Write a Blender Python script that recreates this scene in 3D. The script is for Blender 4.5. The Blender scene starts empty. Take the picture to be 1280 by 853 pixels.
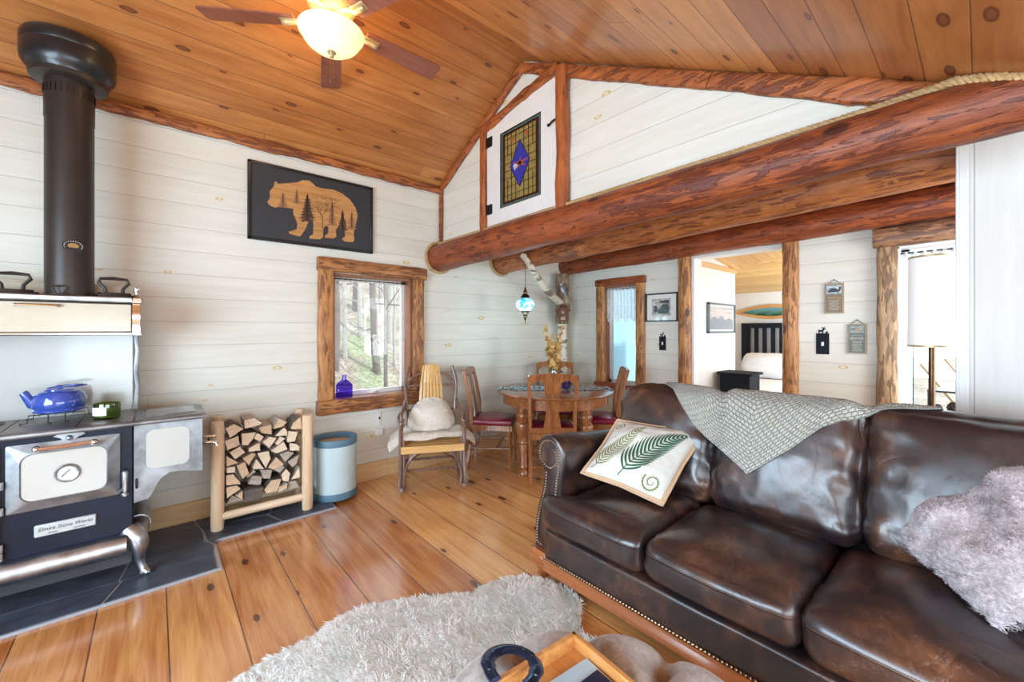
import bpy, bmesh, math, random
from mathutils import Vector, Matrix, noise
from math import sin, cos, pi, radians as R, atan2, sqrt
SC = bpy.context.scene
COL = SC.collection
# ------------------------------------------------------------ camera, world, lights, exposure
cam = bpy.data.objects.new('camera', bpy.data.cameras.new('camera'))
COL.objects.link(cam); SC.camera = cam
cam.location = (0, 0, 1.35)
cam.rotation_euler = (R(90), 0, -math.atan2(447, 512))
cam.data.sensor_width = 36; cam.data.lens = 36 * 512 / 1280
cam.data.shift_y = -14.5 / 1280
cam.data.clip_start = 0.02
SC.view_settings.view_transform = 'Standard'; SC.view_settings.look = 'None'
SC.view_settings.gamma = 1; SC.view_settings.use_curve_mapping = False
SC.view_settings.exposure = 0.56
SC.cycles.use_denoising = True
SC.cycles.max_bounces = 12; SC.cycles.diffuse_bounces = 7; SC.cycles.glossy_bounces = 4
SC.cycles.transmission_bounces = 8; SC.cycles.transparent_max_bounces = 16
SC.cycles.sample_clamp_indirect = 6; SC.cycles.caustics_reflective = False; SC.cycles.caustics_refractive = False
w = bpy.data.worlds.new('world'); SC.world = w; w.use_nodes = True
w.node_tree.nodes['Background'].inputs[0].default_value = (0.80, 0.91, 1.0, 1)
w.node_tree.nodes['Background'].inputs[1].default_value = 2.8
sun = bpy.data.lights.new('sun', 'SUN'); sun.energy = 3.2; sun.angle = R(3); sun.color = (1, .96, .9)
so = bpy.data.objects.new('sun', sun); COL.objects.link(so); so.rotation_euler = Vector((-.35, .62, -.70)).to_track_quat('-Z', 'Y').to_euler()

def area(name, loc, rot, sx, sy, power, col):
    l = bpy.data.lights.new(name, 'AREA'); l.shape = 'RECTANGLE'; l.size = sx; l.size_y = sy
    l.energy = power; l.color = col
    o = bpy.data.objects.new(name, l); COL.objects.link(o); o.location = loc; o.rotation_euler = rot
    return o
# daylight at the glazed openings behind the camera; bedroom and under-loft lamps are added fill
area('daylight_end_windows', (-1.86, 0.9, 1.3), (R(90), 0, R(-90)), 2.6, 1.5, 108, (0.60, 0.81, 1.0))
area('daylight_side_windows', (0.4, -1.16, 0.95), (R(90), 0, 0), 2.6, 1.1, 28, (0.74, 0.89, 1.0))
area('fill_bedroom', (5.45, 0.66, 1.25), (R(90), 0, 0), 1.6, 1.0, 22, (0.95, 0.98, 1.0))  # added fill lamp inside the bedroom, no window modelled behind it
area('fill_under_loft', (3.3, -0.9, 1.4), (R(90), 0, R(-10)), 1.0, 1.2, 30, (0.86, 0.94, 1.0))  # added fill lamp hidden behind the partition, brightens the dining corner

# ------------------------------------------------------------ mesh helpers
_bc = {}
def _bevbox(d, b, seg):
    key = (tuple(round(x, 5) for x in d), round(b, 5), seg)
    if key in _bc: return _bc[key]
    bm = bmesh.new(); bmesh.ops.create_cube(bm, size=1)
    for v in bm.verts: v.co = Vector((v.co.x * d[0], v.co.y * d[1], v.co.z * d[2]))
    if b > 0: bmesh.ops.bevel(bm, geom=list(bm.edges), offset=b, segments=seg, profile=0.5, affect='EDGES')
    bm.verts.index_update()
    r = ([v.co.copy() for v in bm.verts], [[v.index for v in f.verts] for f in bm.faces]); bm.free()
    _bc[key] = r
    return r
class MB:
    def __init__(s): s.v = []; s.f = []; s.m = []; s.uv = None; s.nrm = None; s.M = Matrix()
    def add(s, vs, fs, mi=0):
        o = len(s.v); M = s.M
        s.v += [tuple(M @ Vector(x)) for x in vs]; s.f += [tuple(i + o for i in f) for f in fs]; s.m += [mi] * len(fs)
        return s
    def box(s, c, d, bev=0.0, rz=0.0, mi=0, rot=None, seg=1):
        vs, fs = _bevbox(d, min(bev, min(d) * .45), seg)
        m = Matrix.Translation(c) @ (rot if rot is not None else Matrix.Rotation(rz, 4, 'Z'))
        return s.add([m @ v for v in vs], fs, mi)
    def b2(s, x0, x1, y0, y1, z0, z1, bev=0.0, mi=0):
        return s.box(((x0+x1)/2, (y0+y1)/2, (z0+z1)/2), (abs(x1-x0), abs(y1-y0), abs(z1-z0)), bev, mi=mi)
    def bar(s, p0, p1, w, t, bev=0.0, mi=0, roll=0.0):
        p0 = Vector(p0); p1 = Vector(p1); d = p1 - p0; L = d.length
        q = d.to_track_quat('Z', 'Y').to_matrix().to_4x4()
        vs, fs = _bevbox((w, t, L), min(bev, min(w, t) * .45), 1)
        m = Matrix.Translation((p0 + p1) / 2) @ q @ Matrix.Rotation(roll, 4, 'Z')
        return s.add([m @ v for v in vs], fs, mi)
    def tube(s, path, r, seg=10, caps=True, closed=False, mi=0, sx=1.0, sy=1.0):
        P = [Vector(p) for p in path]; n = len(P)
        rr = r if isinstance(r, (list, tuple)) else [r] * n
        T = []
        for i in range(n):
            if closed: t = P[(i+1) % n] - P[i-1]
            else: t = P[min(i+1, n-1)] - P[max(i-1, 0)]
            T.append(t.normalized() if t.length > 1e-9 else Vector((0, 0, 1)))
        up = Vector((0, 0, 1)) if abs(T[0].z) < .9 else Vector((1, 0, 0))
        N = (up - T[0] * up.dot(T[0])).normalized(); vs = []; fs = []
        for i in range(n):
            N = (N - T[i] * N.dot(T[i])).normalized(); B = T[i].cross(N)
            for k in range(seg):
                a = 2 * pi * k / seg
                vs.append(P[i] + N * (cos(a) * rr[i] * sx) + B * (sin(a) * rr[i] * sy))
        m = n if closed else n - 1
        for i in range(m):
            for k in range(seg):
                a = i * seg + k; b = i * seg + (k+1) % seg; j = (i+1) % n
                fs.append((a, b, j * seg + (k+1) % seg, j * seg + k))
        if caps and not closed:
            fs.append(tuple(reversed(range(seg)))); fs.append(tuple((n-1) * seg + k for k in range(seg)))
        return s.add(vs, fs, mi)
    def lathe(s, prof, c=(0, 0, 0), seg=24, mi=0, axis='z'):
        vs = []; fs = []; n = len(prof)
        for r_, z in prof:
            for k in range(seg):
                a = 2 * pi * k / seg; p = (r_ * cos(a), r_ * sin(a), z)
                if axis == 'y': p = (p[0], p[2], p[1])
                if axis == 'x': p = (p[2], p[0], p[1])
                vs.append((c[0] + p[0], c[1] + p[1], c[2] + p[2]))
        for i in range(n - 1):
            for k in range(seg): fs.append((i*seg+k, i*seg+(k+1) % seg, (i+1)*seg+(k+1) % seg, (i+1)*seg+k))
        if prof[0][0] > 1e-5: fs.append(tuple(reversed(range(seg))))
        if prof[-1][0] > 1e-5: fs.append(tuple((n-1)*seg+k for k in range(seg)))
        return s.add(vs, fs, mi)
    def prism(s, poly, a, b, plane='xz', mi=0):
        def pt(p, h): return {'xz': (p[0], h, p[1]), 'xy': (p[0], p[1], h), 'yz': (h, p[0], p[1])}[plane]
        n = len(poly); vs = [pt(p, a) for p in poly] + [pt(p, b) for p in poly]
        fs = [tuple(range(n)), tuple(reversed(range(n, 2*n)))] + [(i, (i+1) % n, (i+1) % n + n, i + n) for i in range(n)]
        return s.add(vs, fs, mi)
    def grid(s, nu, nv, fn, mi=0, uv=False, wrapu=False):
        o = len(s.v); vs = [fn(i / nu, j / nv) for j in range(nv+1) for i in range(nu+1)]
        fs = [(j*(nu+1)+i, j*(nu+1)+i+1, (j+1)*(nu+1)+i+1, (j+1)*(nu+1)+i) for j in range(nv) for i in range(nu)]
        s.add(vs, fs, mi)
        if uv:
            if s.uv is None: s.uv = {}
            for j in range(nv+1):
                for i in range(nu+1): s.uv[o + j*(nu+1)+i] = (i/nu, j/nv)
        return s
    def ball(s, c, r, seg=10, mi=0, sz=1.0, n=6):
        return s.lathe([(max(r * sin(pi*i/n), 1e-6), -r * cos(pi*i/n) * sz) for i in range(n+1)], c, seg, mi)
    def build(s, name, mats, parent=None, loc=None, rz=0.0, smooth=40, recalc=True):
        me = bpy.data.meshes.new(name); me.from_pydata(s.v, [], s.f)
        for m in (mats if isinstance(mats, (list, tuple)) else [mats]): me.materials.append(m)
        me.polygons.foreach_set('material_index', s.m)
        if s.uv is not None:
            l = me.uv_layers.new(name='UVMap')
            for lp in me.loops: l.data[lp.index].uv = s.uv.get(lp.vertex_index, (0, 0))
        if recalc:
            bm = bmesh.new(); bm.from_mesh(me); bmesh.ops.recalc_face_normals(bm, faces=bm.faces); bm.to_mesh(me); bm.free()
        me.update()
        if smooth:
            me.shade_smooth(); me.set_sharp_from_angle(angle=R(smooth))
        if s.nrm is not None:
            me.normals_split_custom_set_from_vertices([s.nrm.get(i, tuple(me.vertices[i].normal)) for i in range(len(s.v))])
        o = bpy.data.objects.new(name, me); COL.objects.link(o)
        if parent is not None: o.parent = parent
        if loc is not None: o.location = loc
        o.rotation_euler.z = rz
        return o
def tag(o, label=None, cat=None, group=None, kind=None):
    if label: o['label'] = label
    if cat: o['category'] = cat
    if group: o['group'] = group
    if kind: o['kind'] = kind
    return o
def thing(name, label, cat, loc=(0, 0, 0), rz=0.0, group=None):
    o = bpy.data.objects.new(name, None); o.empty_display_size = .1; COL.objects.link(o)
    o.location = loc; o.rotation_euler.z = rz
    return tag(o, label, cat, group)
def struct(o): o['kind'] = 'structure'; return o
def dup(root, loc, rz=None, label=None, group=None):
    r = root.copy(); COL.objects.link(r); r.location = loc
    if rz is not None: r.rotation_euler.z = rz
    if label: r['label'] = label
    if group: r['group'] = group
    for ch in list(root.children):
        c = ch.copy(); COL.objects.link(c); c.parent = r
        for g in list(ch.children):
            d = g.copy(); COL.objects.link(d); d.parent = c
    return r
def text_mesh(txt, size, name, m, parent, loc, rot, depth=0.0006, align='CENTER', shear=0, sx=1.0):
    cu = bpy.data.curves.new('t', 'FONT'); cu.body = txt; cu.size = size; cu.extrude = depth; cu.align_x = align; cu.shear = shear
    t = bpy.data.objects.new('t', cu); COL.objects.link(t)
    bpy.context.view_layer.update()
    me = bpy.data.meshes.new_from_object(t.evaluated_get(bpy.context.evaluated_depsgraph_get()))
    bpy.data.objects.remove(t)
    me.materials.clear(); me.materials.append(m); me.name = name
    o = bpy.data.objects.new(name, me); COL.objects.link(o); o.parent = parent
    o.location = loc; o.rotation_euler = rot; o.scale = (sx, 1, 1)
    return o
def fbm(p, o=4): return noise.fractal(Vector(p), 1.0, 2.0, o)

# ------------------------------------------------------------ materials
class G:
    def __init__(s, name):
        s.m = bpy.data.materials.new(name); s.m.use_nodes = True; s.t = s.m.node_tree
        s.bsdf = s.t.nodes['Principled BSDF']
    def n(s, typ, **k):
        nd = s.t.nodes.new(typ)
        for a, b in k.items():
            if a[0] == 'i' and a[1:].isdigit(): s.set(nd.inputs[int(a[1:])], b)
            elif a.startswith('I_'): s.set(nd.inputs[a[2:].replace('_', ' ')], b)
            else: setattr(nd, a, b)
        return nd
    def set(s, sock, v):
        if isinstance(v, bpy.types.NodeSocket): s.t.links.new(v, sock)
        elif isinstance(v, bpy.types.Node): s.t.links.new(v.outputs[0], sock)
        else: sock.default_value = (*v, 1) if (isinstance(v, tuple) and len(v) == 3 and sock.type == 'RGBA') else v
    def ma(s, op, a, b=0.0, c=None):
        nd = s.n('ShaderNodeMath', operation=op); s.set(nd.inputs[0], a); s.set(nd.inputs[1], b)
        if c is not None: s.set(nd.inputs[2], c)
        return nd.outputs[0]
    def mix(s, f, a, b, blend='MIX'):
        nd = s.n('ShaderNodeMix', data_type='RGBA', blend_type=blend)
        s.set(nd.inputs[0], f); s.set(nd.inputs[6], a); s.set(nd.inputs[7], b)
        return nd.outputs[2]
    def ramp(s, f, stops):
        nd = s.n('ShaderNodeValToRGB'); s.set(nd.inputs[0], f); cr = nd.color_ramp
        while len(cr.elements) < len(stops): cr.elements.new(.5)
        for e, (p, c) in zip(cr.elements, stops): e.position = p; e.color = (*c, 1) if len(c) == 3 else c
        return nd.outputs[0]
    def xyz(s, src='Object'):
        tc = s.n('ShaderNodeTexCoord'); sp = s.n('ShaderNodeSeparateXYZ', i0=tc.outputs[src]); return tc.outputs[src], sp.outputs
    def comb(s, x, y, z): return s.n('ShaderNodeCombineXYZ', i0=x, i1=y, i2=z).outputs[0]
    def map(s, v, sc, loc=(0, 0, 0)): return s.n('ShaderNodeMapping', I_Vector=v, I_Scale=sc, I_Location=loc).outputs[0]
    def noise(s, v, sc=5, det=3, rough=.55, dist=0.0): return s.n('ShaderNodeTexNoise', I_Vector=v, I_Scale=sc, I_Detail=det, I_Roughness=rough, I_Distortion=dist).outputs[0]
    def bump(s, h, st=.3, dist=.01): s.set(s.bsdf.inputs['Normal'], s.n('ShaderNodeBump', I_Height=h, I_Strength=st, I_Distance=dist).outputs[0])
    def P(s, **k):
        for a, b in k.items(): s.set(s.bsdf.inputs[a.replace('_', ' ')], b)
        return s
def plain(name, col, rough=.5, metal=0.0, var=.12, sc=18, bump=.08, coat=0.0, **k):
    g = G(name); v, _ = g.xyz(); nz = g.noise(v, sc, 4)
    dk = tuple(c * (1 - var) for c in col); lt = tuple(min(c * (1 + var), 1) for c in col)
    g.P(Base_Color=g.ramp(nz, [(.3, dk), (.7, lt)]), Metallic=metal, Coat_Weight=coat, Coat_Roughness=.08,
        Roughness=g.ma('ADD', g.ma('MULTIPLY', nz, .12), rough - .06))
    if bump: g.bump(nz, bump, .004)
    g.P(**k)
    return g.m
def planks(name, al, ac, width, off, lo, hi, gapc, gapw=.0016, L=3.0, rough=.4, coat=0.0, knot=None, grain=.6, kdens=.72, gdepth=.6, var=.25, tint=None, warmscale=1.0):
    g = G(name); v, o = g.xyz(); A = o['XYZ'.index(al)]; B = o['XYZ'.index(ac)]
    t = g.ma('DIVIDE', g.ma('SUBTRACT', B, off), width); ix = g.ma('FLOOR', t); fr = g.ma('FRACT', t)
    r1 = g.n('ShaderNodeTexWhiteNoise', noise_dimensions='1D', I_W=ix).outputs[0]
    t2 = g.ma('DIVIDE', g.ma('ADD', A, g.ma('MULTIPLY', r1, 7.3)), L); i2 = g.ma('FLOOR', t2); f2 = g.ma('FRACT', t2)
    idn = g.ma('ADD', ix, g.ma('MULTIPLY', i2, 17.31))
    r2 = g.n('ShaderNodeTexWhiteNoise', noise_dimensions='1D', I_W=idn).outputs[0]
    e1 = g.ma('MULTIPLY', g.ma('MINIMUM', fr, g.ma('SUBTRACT', 1.0, fr)), width)
    e2 = g.ma('MULTIPLY', g.ma('MINIMUM', f2, g.ma('SUBTRACT', 1.0, f2)), L)
    e = g.ma('MINIMUM', e1, e2); gap = g.ma('LESS_THAN', e, gapw)
    # grain, stretched along each board and shifted per board
    av = g.ma('ADD', A, g.ma('MULTIPLY', r2, 31.0)); bv = g.ma('ADD', B, g.ma('MULTIPLY', r2, 13.0))
    gv = g.comb(g.ma('MULTIPLY', av, 1.2), g.ma('MULTIPLY', bv, 16.0), r2)
    gn = g.noise(gv, 1.6, 5, .6, .7)
    fine = g.noise(g.comb(g.ma('MULTIPLY', av, 4.0), g.ma('MULTIPLY', bv, 160.0), r2), 1.0, 3)
    blot = g.noise(g.comb(av, g.ma('MULTIPLY', bv, 3.0), r2), 1.4, 3)
    gm = g.ma('ADD', g.ma('MULTIPLY', gn, .62), g.ma('ADD', g.ma('MULTIPLY', fine, .14), g.ma('MULTIPLY', blot, .24)))
    gm = g.ma('ADD', gm, g.ma('MULTIPLY', g.ma('SUBTRACT', r2, .5), var))
    mid = tuple((a + b) / 2 for a, b in zip(lo, hi))
    col = g.ramp(gm, [(.5 - grain * .35, lo), (.5, mid), (.5 + grain * .3, hi)])
    if knot:
        # knots: sparse voronoi cells, elliptical along the board
        ka, kb, size, rim, core, halo = knot
        vo = g.n('ShaderNodeTexVoronoi', I_Vector=g.comb(g.ma('MULTIPLY', av, ka), g.ma('MULTIPLY', bv, kb), 0.0), I_Scale=1.0, I_Randomness=.85)
        vo.voronoi_dimensions = '2D'
        keep = g.ma('GREATER_THAN', g.n('ShaderNodeSeparateColor', i0=vo.outputs['Color']).outputs[0], kdens)
        szr = g.n('ShaderNodeSeparateColor', i0=vo.outputs['Color']).outputs[1]
        dd = g.ma('DIVIDE', g.ma('ADD', vo.outputs['Distance'], g.ma('MULTIPLY', g.ma('SUBTRACT', fine, .5), .03)), g.ma('ADD', g.ma('MULTIPLY', szr, size), size * .35))
        kc = g.ramp(dd, [(0.0, (*core, 1)), (.45, (*core, 1)), (.62, (*rim, 1)), (.78, (*rim, 1)), (1.0, (*rim, 1))])
        km = g.ma('MULTIPLY', keep, g.ramp(dd, [(0.0, (1, 1, 1)), (.72, (1, 1, 1)), (.95, (0, 0, 0))]))
        hm = g.ma('MULTIPLY', g.ma('MULTIPLY', keep, g.ramp(g.ma('MULTIPLY', dd, .3), [(0.0, (1, 1, 1)), (.9, (0, 0, 0))])), .45)
        col = g.mix(hm, col, halo); col = g.mix(km, col, kc)
    col = g.mix(g.ma('MULTIPLY', gap, .85), col, gapc)
    g.P(Base_Color=col, Roughness=g.ma('ADD', rough, g.ma('MULTIPLY', gm, .1)), Coat_Weight=coat, Coat_Roughness=.12)
    h = g.ma('SUBTRACT', g.ma('MULTIPLY', gm, .05), g.ma('MULTIPLY', g.ma('SUBTRACT', 1.0, g.ma('MINIMUM', g.ma('DIVIDE', e, gapw * 2.0), 1.0)), gdepth))
    g.bump(h, .5, .004)
    return g.m
def wood(name, lo, hi, axis='Z', sc=1.0, rough=.4, coat=0.0, bump=.15):
    g = G(name); v, o = g.xyz(); s = [14.0, 14.0, 14.0]; s['XYZ'.index(axis)] = 1.1
    gn = g.noise(g.map(v, tuple(x * sc for x in s)), 2.0, 5, .62, .9)
    fi = g.noise(g.map(v, tuple(x * sc * 5 for x in s)), 2.0, 2)
    gm = g.ma('ADD', g.ma('MULTIPLY', gn, .8), g.ma('MULTIPLY', fi, .2))
    g.P(Base_Color=g.ramp(gm, [(.32, lo), (.66, hi)]), Roughness=rough, Coat_Weight=coat, Coat_Roughness=.1); g.bump(gm, bump, .004)
    return g.m
def logm(name, axis, lo, hi, dark, amt=.56, rough=.5, sc=1.0, kn=True, coat=.10):
    g = G(name); v, o = g.xyz(); s = [11.0, 11.0, 11.0]; s['XYZ'.index(axis)] = 2.2
    m1 = g.map(v, tuple(x * sc for x in s))
    gn = g.noise(m1, 2.4, 6, .68, .5)
    s2 = [44.0, 44.0, 44.0]; s2['XYZ'.index(axis)] = 7.0
    pt = g.noise(g.map(v, tuple(x * sc for x in s2), (3, 7, 1)), .9, 4, .62, .8)
    big = g.noise(v, 1.7 * sc, 3)
    mask = g.ramp(g.ma('ADD', pt, g.ma('MULTIPLY', g.ma('SUBTRACT', big, .5), .45)), [(amt, (0, 0, 0)), (amt + .035, (1, 1, 1))])
    fi = g.noise(g.map(v, tuple(x * sc * 3 for x in s)), 2.0, 3)
    col = g.ramp(g.ma('ADD', g.ma('MULTIPLY', gn, .75), g.ma('MULTIPLY', fi, .25)), [(.3, lo), (.68, hi)])
    col = g.mix(g.ma('MULTIPLY', mask, .72), col, dark)
    bl = g.noise(v, 4.5 * sc, 3); col = g.mix(g.ma('MULTIPLY', g.ramp(bl, [(.42, (0, 0, 0)), (.62, (1, 1, 1))]), .25), col, tuple(c * 1.5 for c in dark))
    if kn:
        sv = [3.2, 3.2, 3.2]; sv['XYZ'.index(axis)] = 2.0
        vo = g.n('ShaderNodeTexVoronoi', I_Vector=g.map(v, tuple(sv)), I_Scale=1.0)
        col = g.mix(g.ramp(vo.outputs['Distance'], [(.07, (.9, .9, .9)), (.11, (0, 0, 0))]), col, tuple(c * .6 for c in dark))
    g.P(Base_Color=col, Roughness=rough, Coat_Weight=coat, Coat_Roughness=.2)
    g.bump(g.ma('SUBTRACT', g.ma('ADD', g.ma('MULTIPLY', gn, .5), g.ma('MULTIPLY', fi, .3)), g.ma('MULTIPLY', mask, .35)), .9, .012)
    return g.m
M = {}
M['wall_x'] = planks('whitewashed_boards', 'X', 'Z', .163, .10, (.62, .61, .52), (.785, .785, .72), (.30, .28, .25), L=40, rough=.5,
    knot=(1.9, 4.6, .070, (.50, .36, .13), (.76, .68, .46), (.74, .66, .48)), grain=.9, kdens=.68, var=.10, gapw=.0012)
M['wall_y'] = planks('whitewashed_boards_end', 'Y', 'Z', .163, .10, (.62, .61, .52), (.785, .785, .72), (.30, .28, .25), L=40, rough=.5,
    knot=(1.9, 4.6, .070, (.50, .36, .13), (.76, .68, .46), (.74, .66, .48)), grain=.9, kdens=.68, var=.10, gapw=.0012)
M['wall_v'] = planks('whitewashed_vertical_boards', 'Z', 'Y', .19, .02, (.60, .585, .545), (.74, .73, .70), (.34, .32, .30), L=40, rough=.5,
    knot=(1.2, 3.2, .05, (.55, .45, .30), (.74, .68, .56), (.76, .72, .62)), grain=.9, kdens=.86, var=.08, gapw=.0018)
M['ceil'] = planks('pine_ceiling_boards', 'X', 'Y', .118, .02, (.31, .100, .024), (.63, .275, .080), (.08, .026, .010), L=5.4, rough=.38, coat=.25,
    knot=(2.6, 7.5, .10, (.10, .028, .010), (.20, .06, .02), (.30, .09, .022)), grain=.7, kdens=.45, var=.34)
M['ceil_bed'] = planks('pine_ceiling_boards_bedroom', 'Y', 'X', .11, .02, (.60, .33, .10), (.84, .56, .24), (.2, .09, .03), L=9, rough=.4,
    knot=(2.3, 5.0, .06, (.12, .035, .012), (.20, .065, .02), (.30, .10, .03)), grain=.7, kdens=.8, var=.3)
M['ceil_bed2'] = planks('pine_ceiling_boards_bedroom_side', 'X', 'Y', .13, .02, (.55, .28, .09), (.80, .50, .21), (.2, .09, .03), L=4, rough=.4, grain=.7, var=.2)
M['floor'] = planks('wide_pine_floor', 'Y', 'X', .252, .046, (.42, .130, .026), (.88, .48, .175), (.05, .018, .008), L=5.3, rough=.2, coat=.95,
    knot=(2.0, 5.0, .085, (.07, .02, .008), (.13, .035, .012), (.30, .08, .02)), grain=.62, kdens=.55, var=.30, gapw=.0026)
M['log_y'] = logm('varnished_log_beam', 'Y', (.12, .022, .008), (.42, .105, .026), (.075, .012, .006), .575)
M['log_y2'] = logm('varnished_log_beam_light', 'Y', (.22, .058, .014), (.56, .20, .05), (.09, .017, .007), .55)
M['log_z'] = logm('varnished_post', 'Z', (.30, .10, .022), (.66, .33, .11), (.12, .032, .012), .54)
M['log_x'] = logm('varnished_header', 'X', (.24, .08, .025), (.55, .25, .08), (.10, .028, .012), .54)
M['log_z3'] = logm('weathered_post', 'Z', (.26, .15, .07), (.55, .36, .19), (.10, .045, .022), .53)
M['log_y3'] = logm('weathered_header', 'Y', (.15, .06, .03), (.42, .22, .11), (.07, .025, .013), .53)
M['log_zl'] = logm('varnished_loft_post', 'Z', (.24, .05, .012), (.55, .165, .036), (.085, .014, .007), .58)
M['log_gable'] = logm('varnished_gable_trim', 'Y', (.20, .045, .012), (.52, .16, .04), (.085, .016, .007), .54)
M['log_eave'] = logm('varnished_eave_trim', 'X', (.22, .055, .015), (.55, .20, .055), (.10, .022, .009), .54)
M['white'] = plain('white_paint', (.73, .73, .71), .45, var=.03, bump=.02)
M['bwhite'] = plain('bedroom_wall_paint', (.80, .81, .80), .6, var=.02, bump=.02)
M['pinebase'] = wood('pale_pine_baseboard', (.58, .36, .16), (.78, .56, .31), 'X', rough=.4, coat=.2)
M['casing'] = wood('brown_casing', (.20, .075, .035), (.36, .15, .07), 'Z', rough=.4, coat=.2)
def glassmat(name, col=(1, 1, 1), gl=.02):
    g = G(name); t = g.t; t.nodes.remove(g.bsdf); out = t.nodes['Material Output']
    tr = g.n('ShaderNodeBsdfTransparent', i0=(*col, 1)); go = g.n('ShaderNodeBsdfGlossy', I_Roughness=.02)
    mx = g.n('ShaderNodeMixShader', i0=gl, i1=tr.outputs[0], i2=go.outputs[0]); t.links.new(mx.outputs[0], out.inputs[0])
    return g.m
M['glass'] = glassmat('window_glass')
M['matteblack'] = plain('matte_black_metal', (.010, .012, .018), .75, bump=0, Specular_IOR_Level=.2)
M['black'] = plain('black_paint', (.010, .011, .014), .35, bump=.03, coat=.2)
# ============================================================ THE SETTING
YW = 3.62; X1 = 2.207; X2 = 4.135; XL = -1.95; YR = -1.25; PX = 2.75; PY = .063
RY, RZ = 2.383, 3.474; SL = (RZ - 2.796) / (YW - RY); SR = .53
zl = lambda y: RZ - SL * (y - RY)
zr = lambda y: RZ - SR * (RY - y)
def panel(mb, axis, a, b, u0, u1, z0, z1, holes=()):
    us = sorted({u0, u1, *[h[0] for h in holes], *[h[1] for h in holes]}); zs = sorted({z0, z1, *[h[2] for h in holes], *[h[3] for h in holes]})
    for i in range(len(us)-1):
        for j in range(len(zs)-1):
            cu = (us[i]+us[i+1])/2; cz = (zs[j]+zs[j+1])/2
            if any(h[0] < cu < h[1] and h[2] < cz < h[3] for h in holes): continue
            if axis == 'x': mb.b2(us[i], us[i+1], a, b, zs[j], zs[j+1])
            else: mb.b2(a, b, us[i], us[i+1], zs[j], zs[j+1])
W1 = (1.14, 1.86, .755, 1.825); W2 = (2.565, 3.03, .70, 1.87); W3 = (-.55, .41, .0, 1.96); DO = (1.13, 1.93, 0, 2.085)
m = MB(); m.b2(XL, 6.9, YR, YW + .1, -.06, 0); struct(m.build('floor', M['floor'], smooth=0))
m = MB(); panel(m, 'x', YW, YW + .16, XL, X2 + .16, -.05, 2.86, [W1]); struct(m.build('wall_left', M['wall_x'], smooth=0))
m = MB(); panel(m, 'y', X2, X2 + .16, YR, YW, 0, 2.38, [W2, W3, DO]); struct(m.build('wall_far', M['wall_y'], smooth=0))
m = MB(); m.prism([(YR, 2.14), (YW, 2.14), (YW, zl(YW) + .02), (RY, RZ + .02), (YR, zr(YR) + .02)] if False else [(.02, 2.10), (YW, 2.10), (YW, zl(YW) + .02), (RY, RZ + .02), (.02, zr(.02) + .02)], X1, X1 + .12, 'yz')
struct(m.build('wall_gable', M['wall_y'], smooth=0))
# ceiling: two pine slopes, then the board floor of the loft seen from below
m = MB(); m.prism([(YW + .16, zl(YW + .16)), (RY, RZ), (RY, RZ + .08), (YW + .16, zl(YW + .16) + .08)], XL, X1 + .14, 'yz')
m.prism([(RY, RZ), (YR - .1, zr(YR - .1)), (YR - .1, zr(YR - .1) + .08), (RY, RZ + .08)], XL, X1 + .14, 'yz')
struct(m.build('ceiling', M['ceil'], smooth=0))
m = MB(); m.b2(X1 + .12, X2 + .16, YR, YW, 2.35, 2.40); struct(m.build('ceiling_loft', M['ceil'], smooth=0))
# partition of whitewashed upright boards behind the sofa
m = MB(); m.b2(PX, PX + .12, YR, PY, 0, 2.35); struct(m.build('wall_partition', M['wall_v'], smooth=0))
m = MB(); m.b2(PX - .012, PX, PY - .030, PY + .004, 0, 2.26, .003); m.b2(PX - .012, PX + .13, PY, PY + .014, 0, 2.26, .003)
struct(m.build('trim_partition', M['white']))
# walls behind the camera, with the openings the daylight comes through
m = MB(); panel(m, 'y', XL - .12, XL, YR, YW, 0, 2.9, [(-.4, .8, .5, 2.05), (1.0, 2.2, .5, 2.05)]); m.prism([(YR, zr(YR)), (YR, 2.0), (YW, 2.8), (RY, RZ)], XL - .12, XL, 'yz')
struct(m.build('wall_end', M['wall_y'], smooth=0))
m = MB(); panel(m, 'x', YR - .12, YR, XL, X2 + .16, 0, 1.56, [(-.9, .3, .4, 1.35), (.5, 1.7, .4, 1.35), (3.1, 3.9, .4, 1.35)])
m.b2(X1 + .1, X2 + .16, YR - .12, YR, 1.56, 2.40)
struct(m.build('wall_right', M['wall_x'], smooth=0))
m = MB(); m.b2(XL, 1.62, YW - .02, YW, 0, .155, .003); m.b2(1.62, X2, YW - .02, YW, 0, .155, .003)
struct(m.build('baseboard_left', M['pinebase']))
m = MB(); m.b2(X2 - .02, X2, DO[1] + .1, YW, 0, .155, .003); struct(m.build('baseboard_far', M['pinebase']))

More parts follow.
